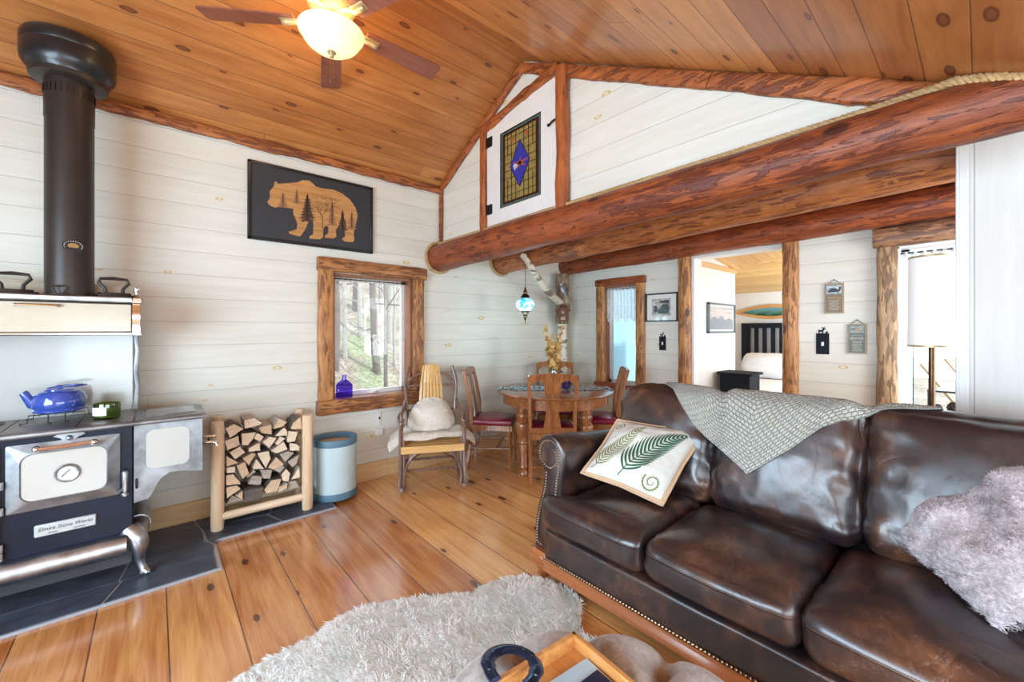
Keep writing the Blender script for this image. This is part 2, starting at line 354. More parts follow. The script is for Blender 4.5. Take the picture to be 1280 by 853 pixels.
def roundlog(mb, p0, p1, r, seed=0, seg=22, step=.05, amp=.045, bend=.008, hewn=0.0, taper=0.0):
    p0 = Vector(p0); p1 = Vector(p1); d = p1 - p0; L = d.length; n = max(int(L / step), 4)
    t = d.normalized(); up = Vector((0, 0, 1)) if abs(t.z) < .9 else Vector((1, 0, 0))
    N = (up - t * up.dot(t)).normalized(); B = t.cross(N); vs = []; fs = []
    for i in range(n+1):
        s = i / n; c = p0 + d * s + N * (bend * noise.noise(Vector((s * L * 1.3, seed, 0)))) + B * (bend * noise.noise(Vector((s * L * 1.3, seed, 9))))
        for k in range(seg):
            a = 2 * pi * k / seg
            q = 1 + amp * noise.noise(Vector((cos(a) * 1.4, sin(a) * 1.4 + seed * 3.1, s * L * 2.6))) + amp * .5 * noise.noise(Vector((cos(a) * 3, sin(a) * 3 + seed, s * L * 9)))
            rad = r * q * (1 - taper * s) * (.93 if i in (0, n) else 1)
            vs.append(c + N * (cos(a) * rad) + B * (sin(a) * rad))
    for i in range(n):
        for k in range(seg): fs.append((i*seg+k, i*seg+(k+1) % seg, (i+1)*seg+(k+1) % seg, (i+1)*seg+k))
    fs.append(tuple(reversed(range(seg)))); fs.append(tuple(n*seg+k for k in range(seg)))
    return mb.add(vs, fs)
def slab(mb, p0, p1, w, t, wdir, seed=0, amp=.10, step=.03, pw=3.2, seg=20):
    # a hewn plank with waney edges: w across (along wdir), t thick
    p0 = Vector(p0); p1 = Vector(p1); d = p1 - p0; L = d.length; n = max(int(L / step), 3); T = d.normalized()
    W = Vector(wdir).normalized(); W = (W - T * W.dot(T)).normalized(); N = T.cross(W); vs = []; fs = []
    for i in range(n+1):
        s = i / n; c = p0 + d * s; sh = .94 if i in (0, n) else 1
        wl = 1 + amp * noise.noise(Vector((s * L * 4.0, seed, 1))) + amp * .6 * noise.noise(Vector((s * L * 13, seed, 5)))
        off = amp * .35 * noise.noise(Vector((s * L * 3.0, seed, 21))) * w
        for k in range(seg):
            a = 2 * pi * k / seg; ca, sa = cos(a), sin(a)
            x = math.copysign(abs(ca) ** (2/pw), ca) * w/2 * wl * sh; y = math.copysign(abs(sa) ** (2/pw), sa) * t/2 * sh
            y *= 1 + .05 * noise.noise(Vector((s * L * 6, k * .7, seed)))
            vs.append(c + W * (x + off) + N * y)
    for i in range(n):
        for k in range(seg): fs.append((i*seg+k, i*seg+(k+1) % seg, (i+1)*seg+(k+1) % seg, (i+1)*seg+k))
    fs.append(tuple(reversed(range(seg)))); fs.append(tuple(n*seg+k for k in range(seg)))
    return mb.add(vs, fs)
# eave and gable trims
m = MB(); slab(m, (XL, YW - .022, 2.755), (X1, YW - .022, 2.755), .075, .045, (0, 0, 1), 3, .35); struct(m.build('trim_1', M['log_eave']))
m = MB(); slab(m, (X1 - .02, YW - .03, zl(YW - .03) - .035), (X1 - .02, RY, RZ - .055), .065, .045, (0, 1, 1), 7, .25); struct(m.build('trim_2', M['log_gable']))
m = MB(); slab(m, (X1 - .02, RY + .02, RZ - .05), (X1 - .02, .93, zr(.93) - .055), .085, .05, (0, 1, -1), 9, .22); struct(m.build('trim_3', M['log_gable']))
m = MB(); slab(m, (X1 - .02, .925, zr(.925) - .055), (X1 - .02, .06, zr(.06) - .055), .095, .05, (0, 1, -1), 11, .22); struct(m.build('trim_4', M['log_gable']))
m = MB(); slab(m, (X1 - .02, YW - .022, 2.20), (X1 - .02, YW - .022, 2.73), .042, .035, (0, 1, 0), 12, .3); struct(m.build('trim_5', M['log_gable']))
# loft posts beside the loft door and the raking piece between them
m = MB(); slab(m, (X1 - .035, 2.86, 2.17), (X1 - .035, 2.86, 3.10), .078, .06, (0, 1, 0), 14, .22); struct(m.build('trim_6', M['log_zl']))
m = MB(); slab(m, (X1 - .042, 1.94, 2.19), (X1 - .042, 1.94, 3.20), .092, .075, (0, 1, 0), 15, .2); struct(m.build('trim_7', M['log_zl']))
m = MB(); slab(m, (X1 - .025, 2.90, 3.09), (X1 - .025, 1.99, 3.235), .085, .05, (0, 0, 1), 16, .35); struct(m.build('trim_8', M['log_gable']))
# three round log beams under the loft
m = MB(); roundlog(m, (2.17, YW + .02, 2.072), (2.17, -.62, 2.122), .136, 2, amp=.05, taper=.26)
struct(tag(m.build('trim_9', M['log_y']), 'thick reddish round log beam nearest the camera, below the gable wall'))
m = MB(); roundlog(m, (2.98, YW + .02, 2.12), (2.98, YR, 2.235), .136, 5, amp=.06, taper=.12); struct(m.build('trim_10', M['log_y2']))
m = MB(); roundlog(m, (4.06, YW + .0, 2.165), (4.06, YR, 2.245), .105, 8, amp=.07, taper=-.1); struct(m.build('trim_11', M['log_y']))
# posts at the bedroom opening
m = MB(); slab(m, (4.105, 2.005, 0), (4.105, 2.005, 2.12), .125, .09, (0, 1, 0), 31, .10, pw=2.4); struct(m.build('trim_12', M['log_z']))
m = MB(); slab(m, (4.105, 1.075, 0), (4.105, 1.075, 2.13), .115, .09, (0, 1, 0), 32, .12, pw=2.4); struct(m.build('trim_13', M['log_z']))
m = MB(); m.b2(X2 - .004, X2 + .165, DO[1] - .012, DO[1] + .012, 0, DO[3], .002); m.b2(X2 - .004, X2 + .165, DO[0] - .012, DO[0] + .012, 0, DO[3], .002)
m.b2(X2 - .004, X2 + .165, DO[0], DO[1], DO[3] - .014, DO[3] + .012, .002); struct(m.build('trim_14', M['white']))

# ---- rope caulking where the log beams meet the boards
M['rope'] = wood('jute_rope', (.34, .20, .08), (.62, .42, .20), 'Y', 3, .8, bump=.4)
def rope(mb, path, r=.0155, pitch=.06):
    P = [Vector(p) for p in path]; out = [P[0]]
    for a, b in zip(P, P[1:]):
        n = max(int((b-a).length / .0085), 1)
        out += [a.lerp(b, i/n) for i in range(1, n+1)]
    n = len(out); cum = 0; N = Vector((.3, .2, 1)).normalized(); strands = [[], [], []]
    for i in range(n):
        t = (out[min(i+1, n-1)] - out[max(i-1, 0)]).normalized(); N = (N - t * N.dot(t)).normalized(); B = t.cross(N)
        if i: cum += (out[i] - out[i-1]).length
        for k in range(3):
            a = cum / pitch * 2 * pi + k * 2 * pi / 3
            strands[k].append(out[i] + (N * cos(a) + B * sin(a)) * r * .5)
    for st in strands: mb.tube(st, r * .62, 6)
def arc(cx, y, cz, r, a0, a1, n=18): return [(cx + r * cos(R(a0 + (a1-a0) * i/n)), y, cz + r * sin(R(a0 + (a1-a0) * i/n))) for i in range(n+1)]
m = MB(); rope(m, [(2.160, YW - .03, 2.212), (2.162, 3.0, 2.214), (2.162, 1.5, 2.224), (2.172, .4, 2.232), (2.155, .13, 2.232), (2.115, .06, 2.222), (2.085, -.02, 2.185), (2.065, -.2, 2.09), (2.055, -.4, 1.99)])
rope(m, arc(2.17, YW - .018, 2.072, .149, 95, 325, 26))
tag(m.build('rope', M['rope']), 'thick twisted rope tucked along the top of the nearest log beam', 'rope')
m = MB(); rope(m, arc(2.98, YW - .018, 2.12, .150, 95, 325, 26))
tag(m.build('rope', M['rope']), 'short twisted rope curled around the wall end of the middle log beam', 'rope')

# ---- loft door with stained glass
M['blackiron'] = plain('black_iron', (.015, .014, .014), .5, metal=.6, bump=.1)
def wy(px, py, X=X1): return None
d1 = struct(bpy.data.objects.new('door_1', None)); COL.objects.link(d1); d1.location = (X1 - .02, 2.40, 2.24)
yL, yR_ = 2.82 - 2.40, 1.985 - 2.40
SG = (2.64 - 2.40, 2.165 - 2.40, 2.36 - 2.24 , 2.98 - 2.24)
m = MB()
def zt(y): return .83 + (yL - y) * .155
y0, y1, z0, z1 = SG
m.prism([(yL, 0), (y0, 0), (y0, zt(y0)), (yL, zt(yL))], -.012, .022, 'yz'); m.prism([(y1, 0), (yR_, 0), (yR_, zt(yR_)), (y1, zt(y1))], -.012, .022, 'yz')
m.prism([(y0, 0), (y1, 0), (y1, z0), (y0, z0)], -.012, .022, 'yz'); m.prism([(y0, z1), (y1, z1), (y1, zt(y1)), (y0, zt(y0))], -.012, .022, 'yz')
m.build('door_panel', M['white'], d1, smooth=0)
for zz in (.14, .72):
    m = MB(); m.box((-.016, yL - .045, zz), (.012, .06, .085), .003); m.tube([(-.022, yL - .006, zz - .045), (-.022, yL - .006, zz + .045)], .006, 8); m.build('hinge', M['blackiron'], d1)
m = MB(); m.tube([(-.02, yR_ + .085, .60), (-.035, yR_ + .045, .605), (-.03, yR_ + .0, .615)], .007, 8); m.ball((-.022, yR_ + .09, .6), .012); m.build('latch', M['blackiron'], d1)
def gm_(name, c, e=.12, tr=.0):
    g = G(name); v, _ = g.xyz(); nz = g.noise(v, 26, 4, .6, 1.0)
    g.P(Base_Color=g.ramp(nz, [(.3, tuple(x * .55 for x in c)), (.7, c)]), Roughness=.12, Coat_Weight=.5); g.bump(nz, .3, .004)
    return g.m
M['sg_amber'] = gm_('amber_glass', (.34, .25, .08)); M['sg_blue'] = gm_('cobalt_glass', (.02, .04, .42)); M['sg_red'] = gm_('orange_glass', (.55, .12, .03))
M['sg_lead'] = plain('lead_came', (.03, .026, .02), .45, metal=.6); M['sg_teal'] = gm_('teal_border_glass', (.10, .16, .13)); M['sg_white'] = gm_('milk_glass', (.6, .62, .7)); M['sg_dred'] = gm_('ruby_glass', (.16, .02, .012))
sg = bpy.data.objects.new('stained_glass', None); COL.objects.link(sg); sg.parent = d1
cy = (y0 + y1) / 2; cz = (z0 + z1) / 2; hw = abs(y1 - y0) / 2; hh = (z1 - z0) / 2
def pz(mb, pts, a=-.006, b=.0, mi=0): mb.prism([(cy - p[0] * hw, cz + p[1] * hh) for p in pts], a, b, 'yz', mi)
m = MB(); pz(m, [(-1, -1), (1, -1), (1, 1), (-1, 1)], -.002, .004); m.build('border_pane', M['sg_teal'], sg, smooth=0)
m = MB(); pz(m, [(-.86, -.92), (.86, -.92), (.86, .92), (-.86, .92)], -.004, -.0021); m.build('ruby_band', M['sg_dred'], sg, smooth=0)
m = MB(); pz(m, [(-.78, -.88), (.78, -.88), (.78, .88), (-.78, .88)], -.006, -.0041); m.build('amber_pane', M['sg_amber'], sg, smooth=0)
m = MB(); pz(m, [(0, -.60), (.48, 0), (0, .60), (-.48, 0)], -.008, -.0061); m.build('blue_diamond', M['sg_blue'], sg, smooth=0)
m = MB()
for a, l in ((80, .24), (10, .40), (-35, .34), (-120, .26), (160, .36)):
    c, s_ = cos(R(a)), sin(R(a)); m_ = (.07 * -s_, .04 * c)
    pz(m, [(m_[0], m_[1]), (c * l * 1.1, s_ * l * .62 + .0), (-m_[0], -m_[1]), (-c * .08, -s_ * .05)], -.0095, -.0081)
m.build('star_flower', M['sg_red'], sg, smooth=0)
m = MB(); pz(m, [(-.34, .0), (-.14, .06), (-.10, -.06), (-.26, -.14)], -.0095, -.0081); m.build('flower_petal', M['sg_white'], sg, smooth=0)
m = MB()
def came(a, b, w_=.0035): m.bar((-.0085, cy - a[0] * hw, cz + a[1] * hh), (-.0085, cy - b[0] * hw, cz + b[1] * hh), w_, .004)
for q in ((1, 1), (.86, .92), (.78, .88)):
    pts = [(-q[0], -q[1]), (q[0], -q[1]), (q[0], q[1]), (-q[0], q[1])]
    for i in range(4): came(pts[i], pts[(i+1) % 4], .0045 if q[0] < 1 else .008)
dm = [(0, -.60), (.48, 0), (0, .60), (-.48, 0)]
for i in range(4): came(dm[i], dm[(i+1) % 4], .005)
for sx in (-1, 1):
    for zz in (-.72, -.5, -.28, -.08, .12, .34, .56, .76): came((sx * .78, zz), (sx * max(.0, .48 * (1 - abs(zz) / .6)) if abs(zz) < .6 else 0, zz), .003)
    for xx in (.2, .42, .62): came((sx * xx, -.88), (sx * xx, -.60 * (1 - xx / .48) if xx < .48 else -.88 + .55), .003); came((sx * xx, .88), (sx * xx, .60 * (1 - xx / .48) if xx < .48 else .35), .003)
m.build('lead_came', M['sg_lead'], sg, smooth=0)
m = MB()
for sx in (-.38, .32): pz(m, [(sx, .62), (sx + .1, .70), (sx, .78), (sx - .1, .70)], -.009, -.0075)
m.build('corner_gem', M['sg_red'], sg, smooth=0)

# ---- window 1 (hillside)
def window_unit(name, axis, wall, u0, u1, z0, z1, depth, fw=.035, mat='white', cas='casing'):
    e = struct(bpy.data.objects.new(name, None)); COL.objects.link(e)
    def bx(mb, ua, ub, da, db, za, zb, bev=.002):
        if axis == 'x': mb.b2(ua, ub, wall + da, wall + db, za, zb, bev)
        else: mb.b2(wall + da, wall + db, ua, ub, za, zb, bev)
    m = MB()
    bx(m, u0 - .005, u0 + .016, -.012, depth, z0, z1); bx(m, u1 - .016, u1 + .005, -.012, depth, z0, z1)
    bx(m, u0, u1, -.012, depth, z1 - .016, z1 + .005); bx(m, u0, u1, -.0, depth, z0 - .012, z0 + .004)
    m.build('casing', M[cas], e)
    m = MB(); a, b = depth - .055, depth - .015
    bx(m, u0 + .012, u0 + .012 + fw, a, b, z0, z1); bx(m, u1 - .012 - fw, u1 - .012, a, b, z0, z1)
    bx(m, u0 + .012, u1 - .012, a, b, z1 - fw - .01, z1 - .01); bx(m, u0 + .012, u1 - .012, a, b, z0, z0 + fw + .008)
    m.build('sash', M[mat], e)
    m = MB(); bx(m, u0 + .03, u1 - .03, depth - .038, depth - .032, z0 + .03, z1 - .03, 0); m.build('pane', M['glass'], e, smooth=0)
    return e
w1 = window_unit('window_1', 'x', YW, *W1, .15)
m = MB(); m.box((1.52, YW + .085, .768), (.085, .03, .016), .006); m.tube([(1.50, YW + .085, .775), (1.56, YW + .075, .787), (1.60, YW + .075, .783)], .006, 8); m.build('crank_handle', M['white'], w1)
for nm, a, b, wd, w_, t_, mt in (('header_log', (1.01, YW - .03, 1.895), (2.005, YW - .03, 1.885), (0, 0, 1), .115, .085, 'log_x'),
        ('side_log', (1.075, YW - .025, .76), (1.075, YW - .025, 1.845), (1, 0, 0), .118, .07, 'log_z'),
        ('side_log', (1.925, YW - .025, .76), (1.925, YW - .025, 1.835), (1, 0, 0), .115, .07, 'log_z'),
        ('sill_log', (1.005, YW - .035, .70), (2.0, YW - .035, .70), (0, 0, 1), .125, .10, 'log_x')):
    m = MB(); slab(m, a, b, w_, t_, wd, hash(nm) % 50 if False else len(nm) + int(a[0] * 10), .09, pw=5); m.build(nm, M[mt], w1)
m = MB(); m.b2(1.14, 1.86, YW - .06, YW + .1, .742, .758, .003); m.build('sill_board', M['casing'], w1)
m = MB(); roundlog(m, (1.79, YW + .03, .775), (1.90, YW - .065, .78), .018, 4, 8, .03, .1); m.build('bark_chip', M['log_x'], w1)
# ---- window 2 (by the table)
w2 = window_unit('window_2', 'y', X2, *W2, .15)
for nm, a, b, wd, w_, t_, mt in (('header_log', (X2 - .03, 3.115, 1.912), (X2 - .03, 2.455, 1.912), (0, 0, 1), .085, .08, 'log_y'),
        ('side_log', (X2 - .025, 3.055, .62), (X2 - .025, 3.055, 1.875), (0, 1, 0), .115, .07, 'log_z'),
        ('side_log', (X2 - .025, 2.515, .62), (X2 - .025, 2.515, 1.875), (0, 1, 0), .10, .07, 'log_z'),
        ('sill_log', (X2 - .035, 3.12, .66), (X2 - .035, 2.45, .66), (0, 0, 1), .12, .12, 'log_y')):
    m = MB(); slab(m, a, b, w_, t_, wd, int(a[1] * 10), .10, pw=4); m.build(nm, M[mt], w2)
# ---- window 3 / glazed porch door
w3 = window_unit('window_3', 'y', X2, *W3, .15, fw=.05, cas='white')
for nm, a, b, wd, w_, t_, mt in (('header_log', (X2 - .05, .535, 2.03), (X2 - .05, -.75, 2.045), (0, 0, 1), .15, .12, 'log_y3'),
        ('side_log', (X2 - .03, .46, .0), (X2 - .03, .46, 1.965), (0, 1, 0), .118, .08, 'log_z3')):
    m = MB(); slab(m, a, b, w_, t_, wd, int(a[1] * 10) + 3, .08, pw=3); m.build(nm, M[mt], w3)
m = MB(); m.box((X2 + .085, .385, .93), (.012, .022, .11), .003); m.tube([(X2 + .07, .385, .96), (X2 + .04, .37, .95)], .006, 8); m.build('latch_handle', M['white'], w3)

# ============================================================ BEDROOM beyond the opening
m = MB(); m.b2(X2 + .16, 5.26, 1.945, 2.0, 0, 2.2); struct(m.build('wall_bedroom_left', M['bwhite'], smooth=0))
m = MB(); m.b2(6.6, 6.7, .52, 2.9, 0, 2.4); struct(m.build('wall_bedroom_far', M['bwhite'], smooth=0))
m = MB(); m.b2(5.2, 6.7, 2.75, 2.85, 0, 2.4); m.b2(5.2, 5.26, 2.0, 2.8, 0, 2.4); struct(m.build('wall_bedroom_side', M['bwhite'], smooth=0))
zb = lambda x: 1.885 + .13 * (6.6 - x)
m = MB(); m.prism([(X2 + .16, zb(X2 + .16)), (6.65, zb(6.65)), (6.65, zb(6.65) + .05), (X2 + .16, zb(X2 + .16) + .05)], .52, 2.85, 'xz'); struct(m.build('ceiling_bedroom', M['ceil_bed'], smooth=0))
m = MB(); tri = [(X2 + .165, 2.85), (5.30, 1.96), (4.78, 1.30), (X2 + .165, .95)]
m.add([(p[0], p[1], zb(p[0]) - .006) for p in tri] + [(p[0], p[1], zb(p[0]) - .001) for p in tri], [(0, 1, 2, 3), (7, 6, 5, 4), (0, 4, 5, 1), (1, 5, 6, 2), (2, 6, 7, 3), (3, 7, 4, 0)])
struct(m.build('ceiling_bedroom_side', M['ceil_bed2'], smooth=0))
m = MB(); m.b2(X2 + .17, 5.262, 1.925, 1.945, zb(5.2) - .055, zb(5.2) + .0, .003); struct(m.build('trim_15', M['pinebase']))
# bed
M['linen'] = plain('white_linen', (.80, .81, .84), .85, var=.03, sc=6, bump=.15)
bed = thing('bed', 'black slatted bed with white covers seen through the bedroom opening', 'bed', (5.75, 1.50, 0), 0)
m = MB()
for yy in [-.735 + .105 * i for i in range(15)]: m.b2(.77, .80, yy - .026, yy + .026, .45, 1.40, .004)
m.b2(.755, .815, -.80, .80, 1.37, 1.44, .006); m.b2(.755, .815, -.80, .80, .80, .87, .005); m.b2(.75, .82, .75, .82, 0, 1.44, .005); m.b2(.75, .82, -.82, -.75, 0, 1.44, .005)
m.build('headboard', M['matteblack'], bed)
def puff(mb, c, d, r=.06, bulge=(0, 0, .03), n=10, wr=.004, wf=5.0, seed=0, rot=None):
    # rounded, bulging box with a few wrinkles
    h = [x / 2 for x in d]; vs = {}; fs = []
    def pt(a, b, f):
        ax, sg_ = f // 2, 1 if f % 2 else -1
        q = [0, 0, 0]; q[ax] = sg_; q[(ax+1) % 3] = a; q[(ax+2) % 3] = b
        return tuple(q)
    V = []
    idx = {}
    def vid(q):
        k = tuple(round(x, 4) for x in q)
        if k in idx: return idx[k]
        u = [math.tan(x * pi / 4) if abs(x) < 1 else x for x in q]
        p = Vector([q[i] * h[i] for i in range(3)])
        inn = Vector([max(-(h[i] - r), min(h[i] - r, p[i])) for i in range(3)])
        dv = p - inn
        if dv.length > 1e-7: p = inn + dv.normalized() * r if dv.length > r or sum(abs(x) > 1e-6 for x in dv) > 1 else p
        for i in range(3):
            if bulge[i]:
                o = [j for j in range(3) if j != i]
                p[i] += (q[i]) * bulge[i] * max(0, 1 - abs(q[o[0]]) ** 2.4) * max(0, 1 - abs(q[o[1]]) ** 2.4)
        if wr: p += Vector((noise.noise(p * wf + Vector((seed, 0, 0))), noise.noise(p * wf + Vector((0, seed, 5))), noise.noise(p * wf + Vector((9, 0, seed))))) * wr
        idx[k] = len(V); V.append(p); return idx[k]
    for f in range(6):
        for i in range(n):
            for j in range(n):
                g0 = [-1 + 2 * i / n, -1 + 2 * (i+1) / n]; g1 = [-1 + 2 * j / n, -1 + 2 * (j+1) / n]
                fs.append(tuple(vid(pt(a, b, f)) for a, b in ((g0[0], g1[0]), (g0[1], g1[0]), (g0[1], g1[1]), (g0[0], g1[1]))))
    Mx = Matrix.Translation(c) @ (rot if rot is not None else Matrix())
    return mb.add([Mx @ v for v in V], fs)
m = MB(); puff(m, (.0, 0, .42), (1.5, 1.50, .5), .08, (0, 0, .03), 14, .01); m.build('mattress', M['linen'], bed)
m = MB(); m.b2(-.75, .75, -.74, .74, .12, .25, .01); m.build('bed_frame', M['black'], bed)
for i, yy in enumerate((.38, -.37)):
    m = MB(); puff(m, (0, 0, 0), (.30, .70, .26), .1, (.05, 0, .05), 12, .015, 6, i, Matrix.Rotation(R(-38), 4, 'Y'))
    o = m.build('pillow', M['linen'], None, (6.28, 1.50 + yy, .86)); tag(o, ['white bed pillow nearer the bedroom picture wall', 'white bed pillow partly behind the right doorway log'][i], 'pillow', 'white pillows on the bed')
t = thing('nightstand', 'black low cabinet in front of the bed beyond the opening', 'cabinet', (4.83, 1.74, 0))
m = MB(); m.b2(-.15, .15, -.15, .15, .02, .86, .006); m.build('body', M['matteblack'], t)
m = MB(); m.b2(-.17, .17, -.18, .18, .86, .885, .006); m.build('top', M['matteblack'], t)
for z in (.25, .55): m = MB(); m.b2(-.158, -.15, -.13, .13, z, z + .25, .003); m.build('drawer', M['matteblack'], t)
# long pointed board with a landscape painted on it
M['paddlewood'] = wood('honey_wood', (.50, .22, .06), (.72, .38, .12), 'Y', rough=.3, coat=.4)
g = G('painted_lake'); v, o = g.xyz(); nz = g.noise(g.map(v, (1, 4, 9)), 2.2, 5); g.P(Base_Color=g.mix(g.ramp(g.ma('ADD', o[2], g.ma('MULTIPLY', nz, .09)), [(.0, (0, 0, 0)), (.085, (1, 1, 1))]), g.ramp(nz, [(.3, (.004, .03, .008)), (.6, (.03, .12, .03)), (.7, (.01, .03, .02))]), (.12, .30, .33)), Roughness=.3); M['lake'] = g.m
t = thing('wall_plaque', 'long pointed wooden board with a green lake scene above the bed', 'wall art', (6.58, 1.95, 1.60))
def lens(L, H, n=24, p=1.7): return [(-L + 2 * L * i / n, H * (1 - abs(-1 + 2*i/n) ** p)) for i in range(n+1)] + [(L - 2 * L * i / n, -H * (1 - abs(1 - 2*i/n) ** p)) for i in range(1, n)]
m = MB(); m.prism(lens(.52, .105), -.01, .012, 'yz'); m.build('board', M['paddlewood'], t)
m = MB(); m.prism(lens(.40, .062), -.014, -.0105, 'yz'); m.build('painted_scene', M['lake'], t)
# ============================================================ HEARTH AND COOKSTOVE
def Wd(t):
    m = MB(); m.M = Matrix.Rotation(-t.rotation_euler.z, 4, 'Z') @ Matrix.Translation(-Vector(t.location)); return m
g = G('slate'); v, o = g.xyz(); nz = g.noise(g.map(v, (3, 5, 3)), 2.2, 6, .65, .5); br = g.noise(v, 1.7, 2)
g.P(Base_Color=g.ramp(g.ma('ADD', g.ma('MULTIPLY', nz, .7), g.ma('MULTIPLY', br, .3)), [(.35, (.022, .030, .046)), (.6, (.065, .080, .110)), (.72, (.13, .15, .19))]), Roughness=.42); g.bump(nz, .5, .008); M['slate'] = g.m
M['grout'] = plain('grey_grout', (.36, .38, .42), .8, bump=.3, sc=60)
hearth = thing('hearth', 'dark slate tile hearth with pale grout under the cookstove and firewood', 'hearth', (0, 3.2, 0))
HP = [(-1.9, 2.80), (.285, 2.80), (.285, 3.19), (1.03, 3.19), (1.03, YW), (-1.9, YW)]
m = Wd(hearth); m.prism(HP, .001, .014, 'xy'); m.build('grout_bed', M['grout'], hearth, smooth=0)
TI = [[(-1.2, 2.81), (-.83, 2.81), (-.80, 3.0), (-1.2, 3.0)], [(-.82, 2.81), (-.20, 2.81), (-.14, 2.985), (-.79, 2.985)], [(-.185, 2.81), (.262, 2.81), (.262, 2.99), (-.125, 2.985)],
      [(-1.2, 3.012), (-.62, 2.998), (-.60, 3.2), (-1.2, 3.2)], [(-.61, 2.998), (-.15, 2.998), (-.12, 3.19), (-.59, 3.2)], [(-.138, 2.998), (.262, 3.003), (.272, 3.12), (.24, 3.20), (-.105, 3.19)],
      [(.255, 3.205), (.285, 3.14), (.29, 3.2), (.66, 3.2), (.60, 3.37), (.36, 3.40), (.25, 3.36)], [(.675, 3.2), (1.018, 3.2), (1.018, 3.38), (.62, 3.38)],
      [(-.10, 3.203), (.235, 3.215), (.235, 3.37), (.2, 3.60), (-.1, 3.60)], [(.25, 3.38), (.36, 3.415), (.62, 3.39), (.7, 3.60), (.215, 3.60)], [(.635, 3.395), (1.018, 3.395), (1.018, 3.60), (.715, 3.60)]]
for T_ in TI:
    m = Wd(hearth); m.prism(T_, .012, .020, 'xy'); m.build('slate_tile', M['slate'], hearth, smooth=0)

M['nickel'] = plain('worn_nickel', (.46, .49, .53), .36, metal=1.0, var=.28, sc=14, bump=.12)
M['nickel2'] = plain('tarnished_nickel', (.30, .32, .34), .46, metal=.85, var=.5, sc=7, bump=.15)
M['chrome'] = plain('bright_nickel', (.72, .70, .67), .12, metal=1.0, var=.12, sc=10, bump=.05)
M['enamel_blk'] = plain('blue_black_enamel', (.005, .011, .026), .34, var=.3, sc=8, bump=.03, coat=.08, Specular_IOR_Level=.25)
M['cream'] = plain('cream_enamel', (.55, .49, .38), .22, var=.03, bump=.01, coat=.6)
M['cream2'] = plain('pale_enamel', (.50, .51, .48), .2, var=.02, bump=.01, coat=.6)
M['iron'] = plain('black_cast_iron', (.035, .026, .022), .45, metal=.5, bump=.3, sc=40)
M['irontop'] = plain('grey_cast_iron_top', (.19, .16, .15), .32, metal=.7, var=.3, sc=12, bump=.15)
st = thing('cookstove', 'antique cream and nickel wood cookstove with black oven front', 'stove', (-.45, 3.2, .02))
FY = 3.0
m = Wd(st); m.b2(-1.12, -.085, FY + .01, 3.40, .25, .835, .006); m.build('body', M['enamel_blk'], st)
# top: separate plates with a bright rounded edge
m = Wd(st); m.b2(-1.14, -.08, FY - .035, 3.42, .838, .862, .008); m.build('cooktop', M['irontop'], st)
m = Wd(st)
for x in (-.80, -.55, -.30): m = Wd(st); m.b2(x, x + .004, FY - .01, 3.40, .8615, .8635); m.build('plate_seam', M['iron'], st)
m = Wd(st); m.lathe([(.001, 0), (.095, 0), (.1, .004), (.095, .004), (.09, .003), (.001, .004)], (-.68, 3.12, .861), 28)
m.build('cooktop_plate', M['iron'], st)
m = Wd(st); m.lathe([(.001, 0), (.095, 0), (.1, .004), (.095, .004), (.09, .003), (.001, .004)], (-.68, 3.31, .861), 28); m.build('cooktop_lid', M['iron'], st)
m = Wd(st); m.tube([(-1.14, FY - .035, .848), (.215, FY - .035, .848)], .013, 10); m.tube([(.215, FY - .035, .848), (.222, FY - .01, .848), (.222, 3.36, .848)], .012, 10); m.build('edge_rail', M['nickel2'], st)
# oven door
def rr(x0, x1, z0, z1, r, n=6):
    P = []
    for cx, cz, a in ((x1 - r, z1 - r, 0), (x0 + r, z1 - r, 90), (x0 + r, z0 + r, 180), (x1 - r, z0 + r, 270)):
        P += [(cx + r * cos(R(a + 90 * i / n)), cz + r * sin(R(a + 90 * i / n))) for i in range(n+1)]
    return P
def rim(mb, x0, x1, z0, z1, r, ya, yb, w0, n=8):
    # bevelled frame between an outer and an inner rounded rectangle
    A = rr(x0, x1, z0, z1, .008, n); Bq = rr(x0 + w0, x1 - w0, z0 + w0, z1 - w0, r, n); Cq = rr(x0 + w0 + .008, x1 - w0 - .008, z0 + w0 + .008, z1 - w0 - .008, max(r - .008, .004), n)
    k = len(A); vs = [(p[0], ya + .012, p[1]) for p in A] + [(p[0], ya, p[1]) for p in A] + [(p[0], yb, p[1]) for p in Bq] + [(p[0], yb + .01, p[1]) for p in Cq]
    fs = [(j*k+i, j*k+(i+1) % k, (j+1)*k+(i+1) % k, (j+1)*k+i) for j in range(3) for i in range(k)]
    mb.add(vs, fs)
dr = bpy.data.objects.new('oven_door', None); COL.objects.link(dr); dr.parent = st; dr.location = (0, 0, 0)
m = Wd(st); rim(m, -.525, -.137, .478, .800, .045, FY, FY - .022, .045); m.build('door_frame', M['nickel2'], dr)
m = Wd(st); m.prism(rr(-.476, -.185, .527, .751, .042), FY - .016, FY + .0, 'xz'); m.build('enamel_panel', M['cream2'], dr)
m = Wd(st); m.lathe([(.042, 0), (.046, -.006), (.040, -.012), (.034, -.008), (.001, -.008)], (-.325, FY - .014, .638), 28, axis='y'); m.build('thermometer_rim', M['nickel'], dr)
M['dial'] = plain('dial_face', (.55, .60, .60), .15, var=.04, bump=0, coat=1.0)
m = Wd(st); m.lathe([(.033, -.001), (.001, -.002)], (-.325, FY - .022, .638), 24, axis='y'); m.build('thermometer_dial', M['dial'], dr)
m = Wd(st); m.bar((-.345, FY - .0255, .625), (-.318, FY - .0255, .655), .004, .0015); m.build('thermometer_needle', M['black'], dr)
M['coilwood'] = wood('turned_handle_wood', (.26, .10, .05), (.50, .26, .15), 'X', 2)
